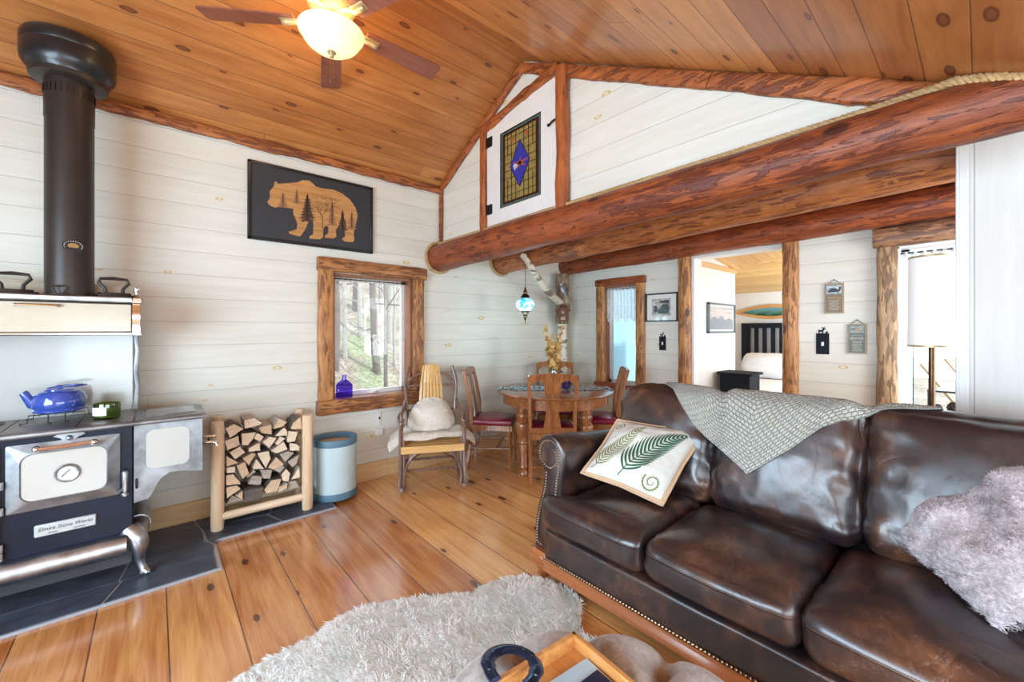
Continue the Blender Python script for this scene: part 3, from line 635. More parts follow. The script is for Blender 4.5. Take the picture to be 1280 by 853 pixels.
m = Wd(st); m.tube([(-.42, FY - .045, .777), (-.325, FY - .052, .779), (-.235, FY - .045, .781)], [.008, .010, .008], 10); m.build('door_handle', M['coilwood'], dr)
for x in (-.425, -.23):
    m = Wd(st); m.ball((x, FY - .043, .779), .0155, 12); m.tube([(x, FY - .04, .779), (x, FY, .775)], .007, 8); m.build('handle_knob', M['chrome'], dr)
m = Wd(st); m.prism([(-.375, .822), (-.355, .834), (-.28, .834), (-.262, .822), (-.285, .812), (-.30, .800), (-.34, .800), (-.352, .812)], FY - .006, FY + .01, 'xz'); m.ball((-.32, FY - .012, .81), .013, 10); m.build('scroll_ornament', M['nickel2'], st)
m = Wd(st); m.box((-.117, FY - .02, .545), (.024, .02, .115), .008); m.tube([(-.128, FY - .02, .505), (-.145, FY - .03, .50)], .008, 8); m.box((-.117, FY - .02, .475), (.03, .022, .03), .01); m.build('door_latch', M['nickel'], st)
for z in (.62, .50, .33, .29):
    m = Wd(st); m.tube([(-.537, FY - .006, z - .018), (-.537, FY - .006, z + .018)], .008, 8); m.ball((-.548, FY - .004, z), .008, 8); m.build('hinge', M['nickel'], st)
m = Wd(st); m.b2(-1.10, -.545, FY - .008, FY + .012, .28, .80, .005); m.build('firebox_panel', M['enamel_blk'], st)
m = Wd(st); m.b2(-.437, -.226, FY - .004, FY + .012, .343, .400, .004); np_ = m.build('nameplate', plain('pale_plate', (.50, .54, .54), .4, var=.05, bump=0), st)
M['ink'] = plain('engraved_ink', (.04, .05, .065), .5, bump=0)
text_mesh('Elmira Stove Works', .0245, 'lettering', M['ink'], np_, (-.3315 + .45, FY - .0045 - 3.2, .370 - .02), (R(90), 0, 0), shear=.25, sx=.93)
text_mesh('ELMIRA', .0095, 'lettering', M['ink'], np_, (-.375 + .45, FY - .0045 - 3.2, .3525 - .02), (R(90), 0, 0))
text_mesh('ONTARIO', .0095, 'lettering', M['ink'], np_, (-.285 + .45, FY - .0045 - 3.2, .3525 - .02), (R(90), 0, 0))
# rolled nickel base with a cabriole leg
m = Wd(st); m.tube([(-1.14, FY - .008, .208), (-.11, FY - .008, .208)], .052, 18); m.build('base_roll', M['nickel'], st)
m = Wd(st); m.tube([(-.080, FY + .005, .225), (-.068, FY + .07, .258), (-.068, 3.38, .262)], [.048, .050, .050], 18); m.tube([(-.068, FY + .10, .26), (-.068, FY + .13, .26)], .054, 18); m.build('base_roll', M['nickel'], st)
def cabriole(x, y, nm='leg'):
    m = Wd(st); P_ = [(x - .045, y + .03, .262), (x - .022, y + .005, .235), (x - .004, y - .012, .185), (x - .006, y - .004, .125), (x, y + .0, .075), (x + .012, y - .012, .042), (x + .030, y - .032, .028)]
    m.tube(P_, [.048, .052, .042, .025, .019, .020, .013], 16)
    for dx in (-.012, .006, .022): m.tube([(x + .006 + dx * .5, y - .008, .045), (x + .016 + dx, y - .034, .030)], [.010, .007], 8)
    return m.build(nm, M['nickel'], st)
cabriole(-.055, 3.01)
for x, y in ((-1.06, 3.01), (-.10, 3.36), (-1.06, 3.36)):
    m = Wd(st); m.tube([(x, y, .26), (x, y, .12), (x + .01, y, .024)], [.03, .02, .025], 12); m.build('leg', M['nickel2'], st)
# water reservoir
RP = [(-.083, .838), (.212, .838), (.212, .525), (.17, .532), (.12, .545), (.065, .548), (.03, .525), (.008, .49), (-.008, .45), (-.022, .425), (-.083, .415)]
m = Wd(st); m.prism(RP, FY - .002, FY + .014, 'xz'); m.build('reservoir_front', M['nickel2'], st)
m = Wd(st); m.b2(-.083, .210, FY + .014, 3.36, .54, .838, .004); m.build('reservoir', M['nickel2'], st)
m = Wd(st); m.b2(-.083, .222, FY - .03, 3.38, .838, .862, .006); m.build('reservoir_top', M['nickel2'], st)
m = Wd(st); m.b2(-.035, .185, FY + .05, 3.30, .8615, .868, .003); m.b2(-.02, .17, FY + .065, 3.285, .868, .8695, .001); m.build('reservoir_lid', M['nickel'], st)
m = Wd(st); m.prism(rr(-.034, .152, .585, .800, .035), FY - .010, FY - .002, 'xz'); m.build('enamel_panel', M['cream2'], st)
m = Wd(st); m.box((-.072, FY - .012, .52), (.010, .014, .055), .004); m.build('side_latch', M['black'], st)
m = Wd(st); m.tube([(.21, FY + .07, .668), (.255, FY + .06, .672), (.282, FY + .055, .665), (.286, FY + .054, .645)], [.010, .010, .009, .010], 10); m.tube([(.248, FY + .061, .68), (.248, FY + .061, .70)], .006, 8)
m.tube([(.222, FY + .066, .705), (.275, FY + .056, .705)], .006, 8); m.ball((.222, FY + .066, .705), .009, 8); m.ball((.275, FY + .056, .705), .009, 8); m.build('tap', M['chrome'], st)
# high back, warming closet
BY = 3.42
m = Wd(st); m.b2(-1.12, -.098, BY, BY + .018, .86, 1.335, .003); m.build('backsplash', M['cream2'], st)
m = Wd(st); m.b2(-1.12, -.075, 3.22, BY + .02, 1.325, 1.50, .004); m.build('closet_box', M['iron'], st)
m = Wd(st); m.b2(-1.12, -.098, 3.205, 3.222, 1.336, 1.494, .004); m.build('closet_door', M['cream'], st)
m = Wd(st); m.tube([(-.53, 3.19, 1.475), (-.49, 3.185, 1.478), (-.42, 3.185, 1.478), (-.38, 3.19, 1.475)], .005, 8); m.ball((-.53, 3.195, 1.475), .009, 8); m.ball((-.38, 3.195, 1.475), .009, 8); m.build('closet_handle', M['chrome'], st)
m = Wd(st); m.b2(-1.14, -.055, 3.185, BY + .03, 1.50, 1.532, .006); m.build('closet_top', M['nickel'], st)
m = Wd(st); m.b2(-1.12, -.075, 3.20, 3.225, 1.318, 1.334, .004); m.build('closet_trim', M['chrome'], st)
m = Wd(st); m.b2(-1.12, -.09, BY + .012, BY + .03, 1.53, 1.612, .004); m.b2(-1.12, -.09, BY + .005, BY + .035, 1.607, 1.618, .003); m.build('high_back', M['cream'], st)
m = Wd(st)
pf = [(3.19, 1.325), (3.19, 1.36), (3.182, 1.40), (3.176, 1.43), (3.182, 1.46), (3.19, 1.50)]
m.prism(pf + [(3.40, 1.50), (3.40, 1.325)], -.095, -.062, 'yz'); m.b2(-.098, -.052, 3.17, 3.42, 1.495, 1.532, .006); m.b2(-.098, -.052, 3.18, 3.42, 1.312, 1.330, .006); m.build('closet_end', M['chrome'], st)
m = Wd(st); m.lathe([(.010, 0), (.014, .008), (.008, .018), (.009, .03), (.014, .044), (.014, .056), (.007, .064), (.001, .066)], (-.078, 3.25, 1.532), 14); m.build('finial', M['chrome'], st)
m = Wd(st); m.tube([(-.085, 3.395, 1.315), (-.078, 3.385, 1.22), (-.086, 3.392, 1.10), (-.078, 3.385, 1.0), (-.088, 3.395, .865)], [.009, .007, .009, .008, .011], 8, sx=1.4); m.build('shelf_bracket', M['nickel2'], st)
# flue pipe
M['flue'] = plain('dark_brown_flue_paint', (.040, .030, .026), .42, metal=.4, var=.15, bump=.05, sc=6)
fx, fy = -.352, 3.315
fl = thing('stovepipe', 'dark brown stovepipe rising from the cookstove to the ceiling', 'stovepipe', (fx, fy, 1.532))
m = Wd(fl); m.lathe([(.096, 1.533), (.096, 2.50), (.0985, 2.50), (.0985, 2.705), (.094, 2.71)], (fx, fy, 0), 36); m.build('pipe', M['flue'], fl)
m = Wd(fl)
for i in range(28):
    a = 2 * pi * i / 28; m.bar((fx + .099 * cos(a), fy + .099 * sin(a), 2.62), (fx + .099 * cos(a), fy + .099 * sin(a), 2.665), .007, .003, roll=a)
m.build('vent_slots', M['black'], fl)
m = Wd(fl); m.lathe([(.092, 2.70), (.150, 2.712), (.152, 2.735), (.165, 2.75), (.182, 2.775), (.186, 2.80), (.186, 2.855), (.183, 2.862), (.186, 2.868), (.186, 2.905), (.175, 2.925), (.12, 2.93)], (fx, fy, 0), 44); m.build('ceiling_collar', M['black'], fl)
m = Wd(fl); m.lathe([(.14, 2.70), (.153, 2.706), (.155, 2.728), (.148, 2.734)], (fx, fy, 0), 44); m.build('collar_ring', M['flue'], fl)
ba = atan2(-.95, .22); bx_, by_ = fx + .0975 * cos(ba), fy + .0975 * sin(ba)
M['brass'] = plain('aged_brass', (.50, .34, .14), .35, metal=1.0, var=.25)
def badge(mb, w_, h_, th):
    q = Matrix.Translation((bx_, by_, 1.80)) @ Matrix.Rotation(ba + pi/2, 4, 'Z') @ Matrix.Rotation(R(90), 4, 'X'); k = 20
    P_ = [(w_ * cos(2*pi*i/k), h_ * sin(2*pi*i/k)) for i in range(k)]
    P_ = [(x, max(y, -h_ * .7)) for x, y in P_]
    vs = [q @ Vector((x, y, 0)) for x, y in P_] + [q @ Vector((x, y, th)) for x, y in P_]
    mb.add(vs, [tuple(range(k)), tuple(reversed(range(k, 2*k)))] + [(i, (i+1) % k, (i+1) % k + k, i + k) for i in range(k)])
m = Wd(fl); badge(m, .042, .032, .004); bd = m.build('badge', M['black'], fl)
m = Wd(fl); badge(m, .021, .014, .0055); m.build('badge_emblem', M['brass'], bd)
m = Wd(fl)
for i in range(15):
    a = R(-25 + 230 * i / 14); q = Matrix.Translation((bx_, by_, 1.80)) @ Matrix.Rotation(ba + pi/2, 4, 'Z') @ Matrix.Rotation(R(90), 4, 'X'); m.ball(q @ Vector((.034 * cos(a), .025 * sin(a), .004)), .0026, 6, n=4)
m.build('badge_border', M['chrome'], bd)
# sad irons on the closet top
def sad_iron(nm, label, x, y, s, rz, high=False):
    t = thing(nm, label, 'iron', (x, y, 1.532), rz, 'antique sad irons on the stove shelf' if False else None)
    m = MB(); B_ = [(-.075, .0), (-.06, .034), (.0, .036), (.05, .022), (.082, 0), (.05, -.022), (.0, -.036), (-.06, -.034)]
    m.prism([(a * s, b * s) for a, b in B_], 0, .014 * s, 'xy'); m.prism([(a * s * .8, b * s * .75) for a, b in B_], .014 * s, .024 * s, 'xy'); m.build('sole', M['iron'], t)
    m = MB(); m.tube([(-.03 * s, 0, .02 * s), (-.032 * s, 0, .045 * s), (-.055 * s, 0, .075 * s), (-.048 * s, 0, .094 * s), (0, 0, .098 * s), (.05 * s, 0, .094 * s), (.056 * s, 0, .075 * s), (.034 * s, 0, .045 * s), (.032 * s, 0, .02 * s)], [.008 * s, .007 * s, .008 * s, .007 * s, .009 * s, .007 * s, .008 * s, .007 * s, .008 * s], 8); m.build('handle', M['iron'], t)
    return t
sad_iron('sad_iron', 'antique black flat iron at the left end of the stove shelf', -.555, 3.30, 1.12, R(4))
sad_iron('sad_iron', 'tiny toy flat iron with wire handle on the stove shelf', -.378, 3.205, .50, R(0))
sad_iron('sad_iron', 'antique black flat iron at the right end of the stove shelf', -.175, 3.27, 1.12, R(8))
# kettle on a wire trivet, candle
M['blue_en'] = plain('cobalt_enamel', (.035, .075, .36), .10, var=.06, bump=.01, coat=1.0)
kx, ky = -.385, 3.27
t = thing('trivet', 'black wire trivet holding the blue kettle on the cooktop', 'trivet', (kx, ky, .8625))
m = MB()
for yy in (-.07, .07): m.tube([(-.125, yy, 0), (-.13, yy, .006), (-.105, yy, .006), (-.10, yy, .045), (.10, yy, .045), (.105, yy, .006), (.13, yy, .006)], .0028, 6)
for xx in (-.06, 0, .06): m.tube([(xx, -.10, .045), (xx, .10, .045)], .0028, 6)
for xx in (-.03, .03): m.tube([(xx, -.085, .045), (xx, -.085, .002), (xx + .012, -.085, .002)], .0028, 6)
m.build('wire', M['black'], t)
t = thing('kettle', 'squat cobalt blue enamel tea kettle on the cookstove', 'kettle', (kx, ky, .911), R(8))
m = MB(); m.lathe([(.001, 0), (.090, 0), (.099, .004), (.100, .012), (.096, .018), (.104, .030), (.105, .055), (.098, .085), (.085, .104), (.066, .112), (.05, .113)], (0, 0, 0), 36)
m.build('body', M['blue_en'], t)
m = MB(); m.tube([(-.070, 0, .035), (-.095, 0, .050), (-.112, 0, .080), (-.122, 0, .105), (-.129, 0, .114)], [.032, .026, .019, .019, .016], 14); m.build('spout', M['blue_en'], t)
m = MB(); m.lathe([(.060, .110), (.058, .118), (.03, .124), (.012, .126), (.010, .128), (.015, .133), (.012, .139), (.001, .141)], (0, 0, 0), 28); m.build('lid', M['blue_en'], t)
m = MB(); m.tube([(-.055, -.02, .112), (-.04, -.045, .122), (.01, -.055, .132), (.06, -.05, .134), (.09, -.02, .134), (.10, 0, .132)], .0035, 8); m.tube([(-.055, .02, .112), (-.04, .045, .122), (.02, .055, .132), (.07, .035, .134), (.10, 0, .132)], .0035, 8)
m.tube([(.05, -.052, .134), (.085, -.02, .135)], .007, 10); m.build('handle', M['blue_en'], t)
M['olive'] = glassmat('olive_glass', (.50, .62, .28), .12); M['wax'] = plain('candle_wax', (.45, .50, .28), .5, bump=0); M['paper'] = plain('white_paper', (.80, .80, .78), .7, var=.02, bump=0)
t = thing('candle', 'squat candle in green glass with white label on the cooktop', 'candle', (-.197, 3.17, .8625), R(-42))
m = MB(); m.lathe([(.001, 0), (.050, 0), (.054, .005), (.056, .07), (.054, .082), (.0515, .082), (.052, .07), (.050, .010), (.001, .008)], (0, 0, 0), 32); m.build('jar', M['olive'], t)
m = MB(); m.lathe([(.001, .0085), (.0495, .0085), (.0505, .05), (.001, .05)], (0, 0, 0), 24); m.build('wax', M['wax'], t)
m = MB(); m.grid(10, 1, lambda u, v_: (.0567 * sin(-.75 + 1.5 * u), -.0567 * cos(-.75 + 1.5 * u), .02 + .045 * v_)); lb = m.build('paper_label', M['paper'], t)
m = MB()
for k, (zz, h_) in enumerate(((.052, .016), (.045, .024), (.036, .02))): m.grid(6, 1, lambda u, v_: (.0570 * sin((-.5 + u) * h_ / .03), -.0570 * cos((-.5 + u) * h_ / .03), zz + .0012 * v_))
m.build('label_print', M['ink'], lb)

# ============================================================ FIREWOOD RACK
M['debark'] = wood('peeled_log', (.62, .42, .24), (.84, .66, .46), 'Z', rough=.55)
M['debarkx'] = wood('peeled_rail', (.66, .48, .30), (.86, .70, .52), 'X', rough=.55)
rk = thing('firewood_rack', 'peeled log rack full of split firewood on the slate hearth', 'rack', (.585, 3.40, .02))
for x, y, h, r in ((.315, 3.335, .735, .039), (.855, 3.290, .715, .037), (.335, 3.55, .735, .035), (.865, 3.545, .72, .035)):
    m = Wd(rk); roundlog(m, (x, y, .02), (x, y, h), r, int(x * 31 + y * 7), 18, .04, .05, .004); m.build('post', M['debark'], rk)
for y, za, zb_ in ((3.325, .105, .115), (3.55, .105, .11)):
    m = Wd(rk); roundlog(m, (.34, y, za), (.84, y - (.035 if y < 3.4 else 0), zb_), .027, int(y * 11), 14, .04, .08, .01); m.build('rail', M['debarkx'], rk)
for x in (.325, .86):
    for z in (.135, .55):
        m = Wd(rk); roundlog(m, (x, 3.33 if x < .5 else 3.29, z), (x + .01, 3.55, z), .02, int(z * 17), 10, .04, .05, .004); m.build('rail', M['debarkx'], rk)
def endm(name, lo, hi):
    g = G(name); v, o = g.xyz(); nz = g.noise(g.map(v, (9, 1, 9)), 2.2, 5, .65); gg = g.noise(g.map(v, (60, 3, 60)), 2.0, 3)
    g.P(Base_Color=g.ramp(g.ma('ADD', g.ma('MULTIPLY', nz, .6), g.ma('MULTIPLY', gg, .4)), [(.3, lo), (.66, hi)]), Roughness=.8); g.bump(gg, .4, .004); return g.m
M['fw1'] = endm('split_wood_pale', (.66, .54, .38), (.90, .80, .63)); M['fw2'] = endm('split_wood_tan', (.52, .36, .21), (.80, .62, .42)); M['fw3'] = endm('split_wood_grey', (.32, .27, .23), (.60, .52, .44))
M['bark'] = endm('grey_bark', (.045, .035, .03), (.20, .16, .135))
FW = ['130,175 185,150 245,185 160,235', '245,130 310,118 360,150 340,165 250,185', '430,190 470,125 525,150 490,180', '540,190 560,150 610,115 622,190', '335,180 420,165 425,225 360,215',
 '130,255 215,225 220,285 145,315', '225,210 320,205 300,250 270,285 230,285', '325,210 370,235 345,265 305,245', '355,265 400,235 450,240 400,305', '435,230 500,180 525,205 520,230',
 '440,280 475,235 515,250 460,290', '530,205 600,210 580,270 525,275', '155,325 220,290 255,330 190,370', '270,300 340,268 345,318 270,320', '410,320 500,268 525,315 450,338', '540,280 590,285 615,305 612,330 540,325',
 '137,345 210,390 140,410', '235,365 300,332 318,342 275,410', '322,332 400,320 412,370 380,430', '475,350 540,332 580,345 515,400', '395,430 450,365 505,410 440,445', '525,395 612,352 595,410 560,432',
 '195,405 250,385 275,460 235,490', '295,430 320,370 370,435', '135,460 180,455 225,520 135,525', '260,480 310,437 320,455 265,490', '350,445 430,450 415,505 370,500', '480,470 515,435 545,465 530,515 490,510',
 '550,505 610,430 612,495', '275,535 300,482 365,490 355,540', '370,565 420,505 490,500 455,580 380,590', '470,545 525,525 520,555 460,578', '530,570 535,522 590,515 612,560', '135,535 200,525 222,550 140,605',
 '240,562 370,545 350,620 245,635', '190,590 235,565 235,620', '137,650 175,597 240,630', '140,418 192,412 192,450 140,450', '440,448 478,402 512,432 478,466']
tone = 'aa bb b aaaaaaa aa aa bb a c b c b a b c c a a c b b c b a b c a c c'.replace(' ', '') + 'bb'
rows = [('in the top layer', 5), ('in the second layer', 7), ('in the middle', 12), ('low', 9), ('in the bottom layer', 6)]
kindw = {'a': ('fw1', 'pale'), 'b': ('fw2', 'tan'), 'c': ('fw3', 'grey')}
fwp = []
random.seed(5)
for k, s_ in enumerate(FW):
    P_ = [tuple(map(float, q.split(','))) for q in s_.split()]
    Q = []
    for px, py in P_:
        u = (px - 135) / 480; yb = 668 - 85 * u; yt = 142 - 40 * u; vv = (yb - py) / (yb - yt)
        Q.append((.362 + .452 * u, .145 + .575 * vv))
    cx = sum(p[0] for p in Q) / len(Q); cz = sum(p[1] for p in Q) / len(Q)
    fwp.append((cx, cz, Q))
hor = ['far left', 'left', 'centre left', 'centre', 'centre right', 'right', 'far right']
for k, (cx, cz, Q) in enumerate(fwp):
    mt, cn = kindw[tone[k % len(tone)]]
    if k == 34: mt, cn = 'bark', 'dark barked'
    n = len(Q); area_ = sum(Q[i][0]*Q[(i+1) % n][1] - Q[(i+1) % n][0]*Q[i][1] for i in range(n)) / 2
    if area_ < 0: Q = Q[::-1]
    m = MB(); yf = 3.345 - .07 * (cx - .362) + random.uniform(-.016, .014) + (.02 if mt == 'fw3' else 0); rings = []
    q2 = []
    for i in range(n):          # split the edges so the outline reads as riven wood
        a, b = Q[i], Q[(i+1) % n]; q2.append(a)
        for f_ in (.35, .68):
            nn = (noise.noise(Vector((cx * 40, cz * 40, i + f_ * 5)))) * .004
            q2.append((a[0] + (b[0]-a[0]) * f_ + nn, a[1] + (b[1]-a[1]) * f_ - nn))
    n2 = len(q2); tw = random.uniform(-.02, .02); vs = []
    for j, yy in enumerate((0, .004, .07, .14, .20)):
        for (x, z) in q2:
            sc_ = .955 if j == 0 else .985
            jx = .0025 * noise.noise(Vector((x * 50, z * 50, j)))
            vs.append(((x - cx) * sc_ + jx + tw * yy, yf + yy - 3.345, (z - cz) * sc_ + jx))
    m.add(vs[:], [(j*n2+i, j*n2+(i+1) % n2, (j+1)*n2+(i+1) % n2, (j+1)*n2+i) for j in range(4) for i in range(n2)], 1)
    m.add([], []); m.f += [tuple(range(n2)), tuple(reversed(range(4*n2, 5*n2)))]; m.m += [0, 0]
    o = m.build('split_log', [M[mt], M['fw3'] if mt != 'bark' and k % 3 else M['bark']], None, (cx, 3.345, cz), smooth=35)
    row = 'on top of the pile' if cz > .655 else 'just below the top layer' if cz > .56 else 'in the upper middle' if cz > .46 else 'in the lower middle' if cz > .35 else 'near the bottom' if cz > .23 else 'on the bottom rail'
    shape = {3: 'wedge shaped', 4: 'blocky', 5: 'rounded'}.get(n, 'split')
    h_ = hor[min(6, int((cx - .362) / .452 * 7))]
    if k == 14: shape = 'broad'
    if k == 10: shape = 'thin'
    ext = {24: ', the upper of two', 33: ', the lower of two', 25: ', the upper of two', 29: ', the lower of two'}.get(k, '')
    tag(o, f'{cn} {shape} split log {row}, {h_} of the rack{ext}', 'firewood', 'split firewood in the rack')
# canister beside the rack
M['seafoam'] = plain('pale_blue_canvas', (.52, .66, .68), .7, var=.06, sc=10, bump=.1); M['slateblue'] = plain('slate_blue_band', (.10, .20, .28), .55, var=.1, bump=.1)
bk = thing('storage_bin', 'tall round pale blue bin with slate blue bands beside the firewood', 'bin', (1.098, 3.425, 0.0))
m = MB(); m.lathe([(.160, .035), (.161, .46), (.155, .46), (.154, .03), (.001, .03)], (0, 0, 0), 40); m.build('drum', M['seafoam'], bk)
for z0_, z1_ in ((0.022, .075), (.435, .487)):
    m = MB(); m.lathe([(.150, z0_), (.164, z0_), (.1655, z0_ + .006), (.1655, z1_ - .006), (.163, z1_), (.152, z1_), (.152, z0_)], (0, 0, 0), 40); m.build('band', M['slateblue'], bk)
m = MB(); m.lathe([(.001, .43), (.152, .43), (.153, .44), (.001, .44)], (0, 0, 0), 30); m.build('inner_lid', M['debarkx'], bk)

# ============================================================ ON THE LEFT WALL
bp = thing('bear_picture', 'black board with inlaid wooden bear and pine trees on the wall', 'picture', (1.0, YW, 2.326))
M['slateboard'] = plain('charcoal_board', (.030, .033, .037), .6, var=.15, sc=60, bump=.06)
x0_, x1_, z0_, z1_ = .524 - 1.0, 1.478 - 1.0, -.296, .297
m = MB(); m.b2(x0_, x1_, -.024, -.002, z0_, z1_, .002); m.build('board', M['slateboard'], bp)
m = MB()
for a in ((x0_, x1_, z0_, z0_ + .022), (x0_, x1_, z1_ - .022, z1_), (x0_, x0_ + .022, z0_, z1_), (x1_ - .022, x1_, z0_, z1_)): m.b2(a[0], a[1], -.032, -.022, a[2], a[3], .003)
m.build('frame', M['black'], bp)
def bearpt(px, py):
    u = (px - 57) / 942; top = 60 + 212 * u; bot = 668 + 117 * u; vv = (bot - py) / (bot - top); tt = u * 3.07 / (3.70 * (1 - u) + u * 3.07)
    return (x0_ + (x1_ - x0_) * tt, z0_ + (z1_ - z0_) * vv)
bear = '205,390 225,355 222,310 240,285 255,268 258,235 272,232 282,246 292,250 350,245 430,238 470,220 520,222 548,245 570,270 620,282 700,290 770,320 830,370 870,430 885,490 870,560 855,620 858,680 850,695 790,692 765,672 792,650 785,600 770,560 745,570 720,600 725,655 705,668 640,662 636,648 663,628 665,580 645,568 628,590 622,660 600,675 525,670 520,655 550,635 552,560 545,530 520,525 505,560 490,600 455,650 440,653 370,632 365,615 395,608 425,600 432,560 415,510 400,480 400,440 330,430 290,425 265,435 240,425 215,408'
M['bearwood'] = wood('inlaid_honey_wood', (.34, .145, .045), (.64, .35, .125), 'X', .8, rough=.45); M['burnt'] = plain('dark_print', (.075, .038, .022), .6, bump=0); M['faded'] = plain('faded_print', (.30, .15, .07), .6, bump=0)
bpts = [bearpt(*map(float, q.split(','))) for q in bear.split()]
m = MB(); m.prism(bpts, -.0275, -.0235, 'xz'); m.build('bear', M['bearwood'], bp, smooth=0)
def conifer(mb, px, pt_, pb, hw_, seed, y=-.0285, n=9):
    random.seed(seed)
    for i in range(n):
        f0 = i / n; yt_ = pt_ + (pb - pt_) * f0; yb_ = pt_ + (pb - pt_) * (f0 + 1.7 / n); hh_ = hw_ * (.12 + .88 * (f0 + .5 / n)) * random.uniform(.8, 1.15)
        for sgn in (-1, 1):
            P_ = [bearpt(px, yt_), bearpt(px + sgn * hh_, yb_ - (pb-pt_)/n * .5), bearpt(px + sgn * hh_ * .6, yb_ - (pb-pt_)/n * .55), bearpt(px + sgn * hh_ * .7, yb_ - (pb-pt_)/n * .1), bearpt(px, yb_ - (pb-pt_)/n * .5)]
            mb.prism(P_, y, y + .0008, 'xz')
    a, b = bearpt(px - 2, pt_ - 8), bearpt(px + 2, pb + 15); mb.b2(a[0], b[0], y, y + .0008, b[1], a[1])
for a_ in ((425, 290, 395, 40, 3), (692, 375, 560, 42, 4), (322, 320, 425, 52, 6), (840, 465, 590, 42, 5)): m = MB(); conifer(m, *a_); m.build('faded_pine_print', M['faded'], bp, smooth=0)
for a_ in ((505, 325, 530, 80, 1, -.029), (770, 450, 600, 52, 2, -.029)): m = MB(); conifer(m, *a_); m.build('pine_print', M['burnt'], bp, smooth=0)
m = MB(); random.seed(8)
def twig(x, y, a, l, d):
    x2, y2 = x + cos(a) * l, y - sin(a) * l
    A_, B_ = bearpt(x, y), bearpt(x2, y2); m.bar((A_[0], -.029, A_[1]), (B_[0], -.029, B_[1]), .0008 * (d + 1), .0008)
    if d > 0:
        for da in (-.55, .5): twig(x2, y2, a + da + random.uniform(-.15, .15), l * .68, d - 1)
        if d > 1: twig(x + (x2-x) * .5, y + (y2-y) * .5, a + random.choice((-.8, .8)), l * .6, d - 2)
twig(618, 600, pi / 2, 100, 5); twig(618, 500, 2.3, 45, 3); twig(618, 480, .8, 45, 3); m.build('bare_tree_print', M['burnt'], bp, smooth=0)
# outlet
t = thing('wall_outlet', 'white double outlet plate under the window sill', 'outlet', (1.54, YW, .43)); m = MB(); m.b2(-.022, .022, -.010, 0, .045, .165, .003); m.b2(-.036, .036, -.026, 0, -.045, .015, .004); m.build('plate', M['white'], t)
m = MB(); m.b2(.0, .014, -.013, -.009, .10, .122, .001); m.build('socket', M['black'], t)

# blue bottle on the sill, lace curtains
M['violet'] = glassmat('violet_glass', (.36, .24, .90), .10)
t = thing('bottle', 'small violet blue glass bottle shaped like a house on the window sill', 'bottle', (1.235, YW - .005, .759))
m = MB(); m.b2(-.062, .062, -.03, .03, 0, .115, .006); m.prism([(-.062, .113), (.062, .113), (.018, .155), (-.018, .155)], -.03, .03, 'xz'); m.lathe([(.017, .15), (.016, .185), (.019, .188), (.019, .198), (.001, .198)], (0, 0, 0), 14); m.build('glass_body', M['violet'], t)
m = MB(); m.tube([(-.03, -.032, .140), (0, -.034, .122), (.03, -.032, .140)], .0015, 6); m.box((0, -.034, .113), (.03, .002, .014), .001); m.build('hang_tag', M['chrome'], t)
def lacemat(name, sc, dens, al=.5):
    g = G(name); uvn = g.n('ShaderNodeTexCoord').outputs['UV']; mp = g.map(uvn, (sc[0], sc[1], 1))
    vo = g.n('ShaderNodeTexVoronoi', I_Vector=mp, I_Scale=1.0, feature='DISTANCE_TO_EDGE'); v2 = g.n('ShaderNodeTexVoronoi', I_Vector=g.map(mp, (.28, .28, 1)), I_Scale=1.0)
    a = g.ma('MAXIMUM', g.ma('LESS_THAN', vo.outputs['Distance'], dens), g.ma('LESS_THAN', v2.outputs['Distance'], .33))
    g.P(Base_Color=(.85, .86, .86), Roughness=.9, Alpha=g.ma('ADD', g.ma('MULTIPLY', a, al), .05), Subsurface_Weight=0.0); return g.m
M['lace'] = lacemat('white_lace', (46, 60), .16, .72)
M['sheer'] = lacemat('sheer_white_lace', (46, 60), .10, .20)
cu = thing('lace_curtain', 'sheer white lace valance on a rod across the hillside window', 'curtain', (1.5, YW + .045, 1.79))
def scal(u, n): return .5 - .5 * cos(2 * pi * u * n)
m = MB(); m.grid(120, 24, lambda u, v_: (-.35 + .70 * u, .003 * sin(u * 60), -(.52 + .05 * scal(u, 6)) * v_), uv=True); m.build('lace', M['sheer'], cu)
m = MB(); m.tube([(-.355, 0, .0), (.355, 0, .0)], .004, 8); m.build('rod', M['blackiron'], cu)
m = MB()
for i in range(16): m.tube([(-.33 + .044 * i, .0, .008), (-.33 + .044 * i + .010, -.006, .0), (-.33 + .044 * i, .0, -.012)], .0018, 5)
m.build('curtain_clips', M['blackiron'], cu)
cu = thing('lace_curtain', 'gathered white lace valance in the narrow window by the table', 'curtain', (X2 + .03, 2.80, 1.845))
m = MB(); m.grid(110, 16, lambda u, v_: (.018 * sin(u * 60) + .006 * sin(u * 130), .215 - .44 * u, -(.36 + .05 * scal(u, 4)) * v_), uv=True); m.build('lace', M['lace'], cu)
m = MB(); m.tube([(0, .23, -.012), (0, -.23, -.012)], .005, 8); m.build('rod', M['blackiron'], cu)
cu = thing('lace_curtain', 'white lace valance at the top of the porch window behind the floor lamp', 'curtain', (X2 + .03, .13, 1.92))
m = MB(); m.grid(90, 16, lambda u, v_: (.012 * sin(u * 80), .27 - .62 * u, -(.38 + .06 * scal(u, 5)) * v_), uv=True); m.build('lace', M['lace'], cu)
m = MB(); m.tube([(0, .28, -.01), (0, -.35, -.01)], .005, 8); m.build('rod', M['blackiron'], cu)

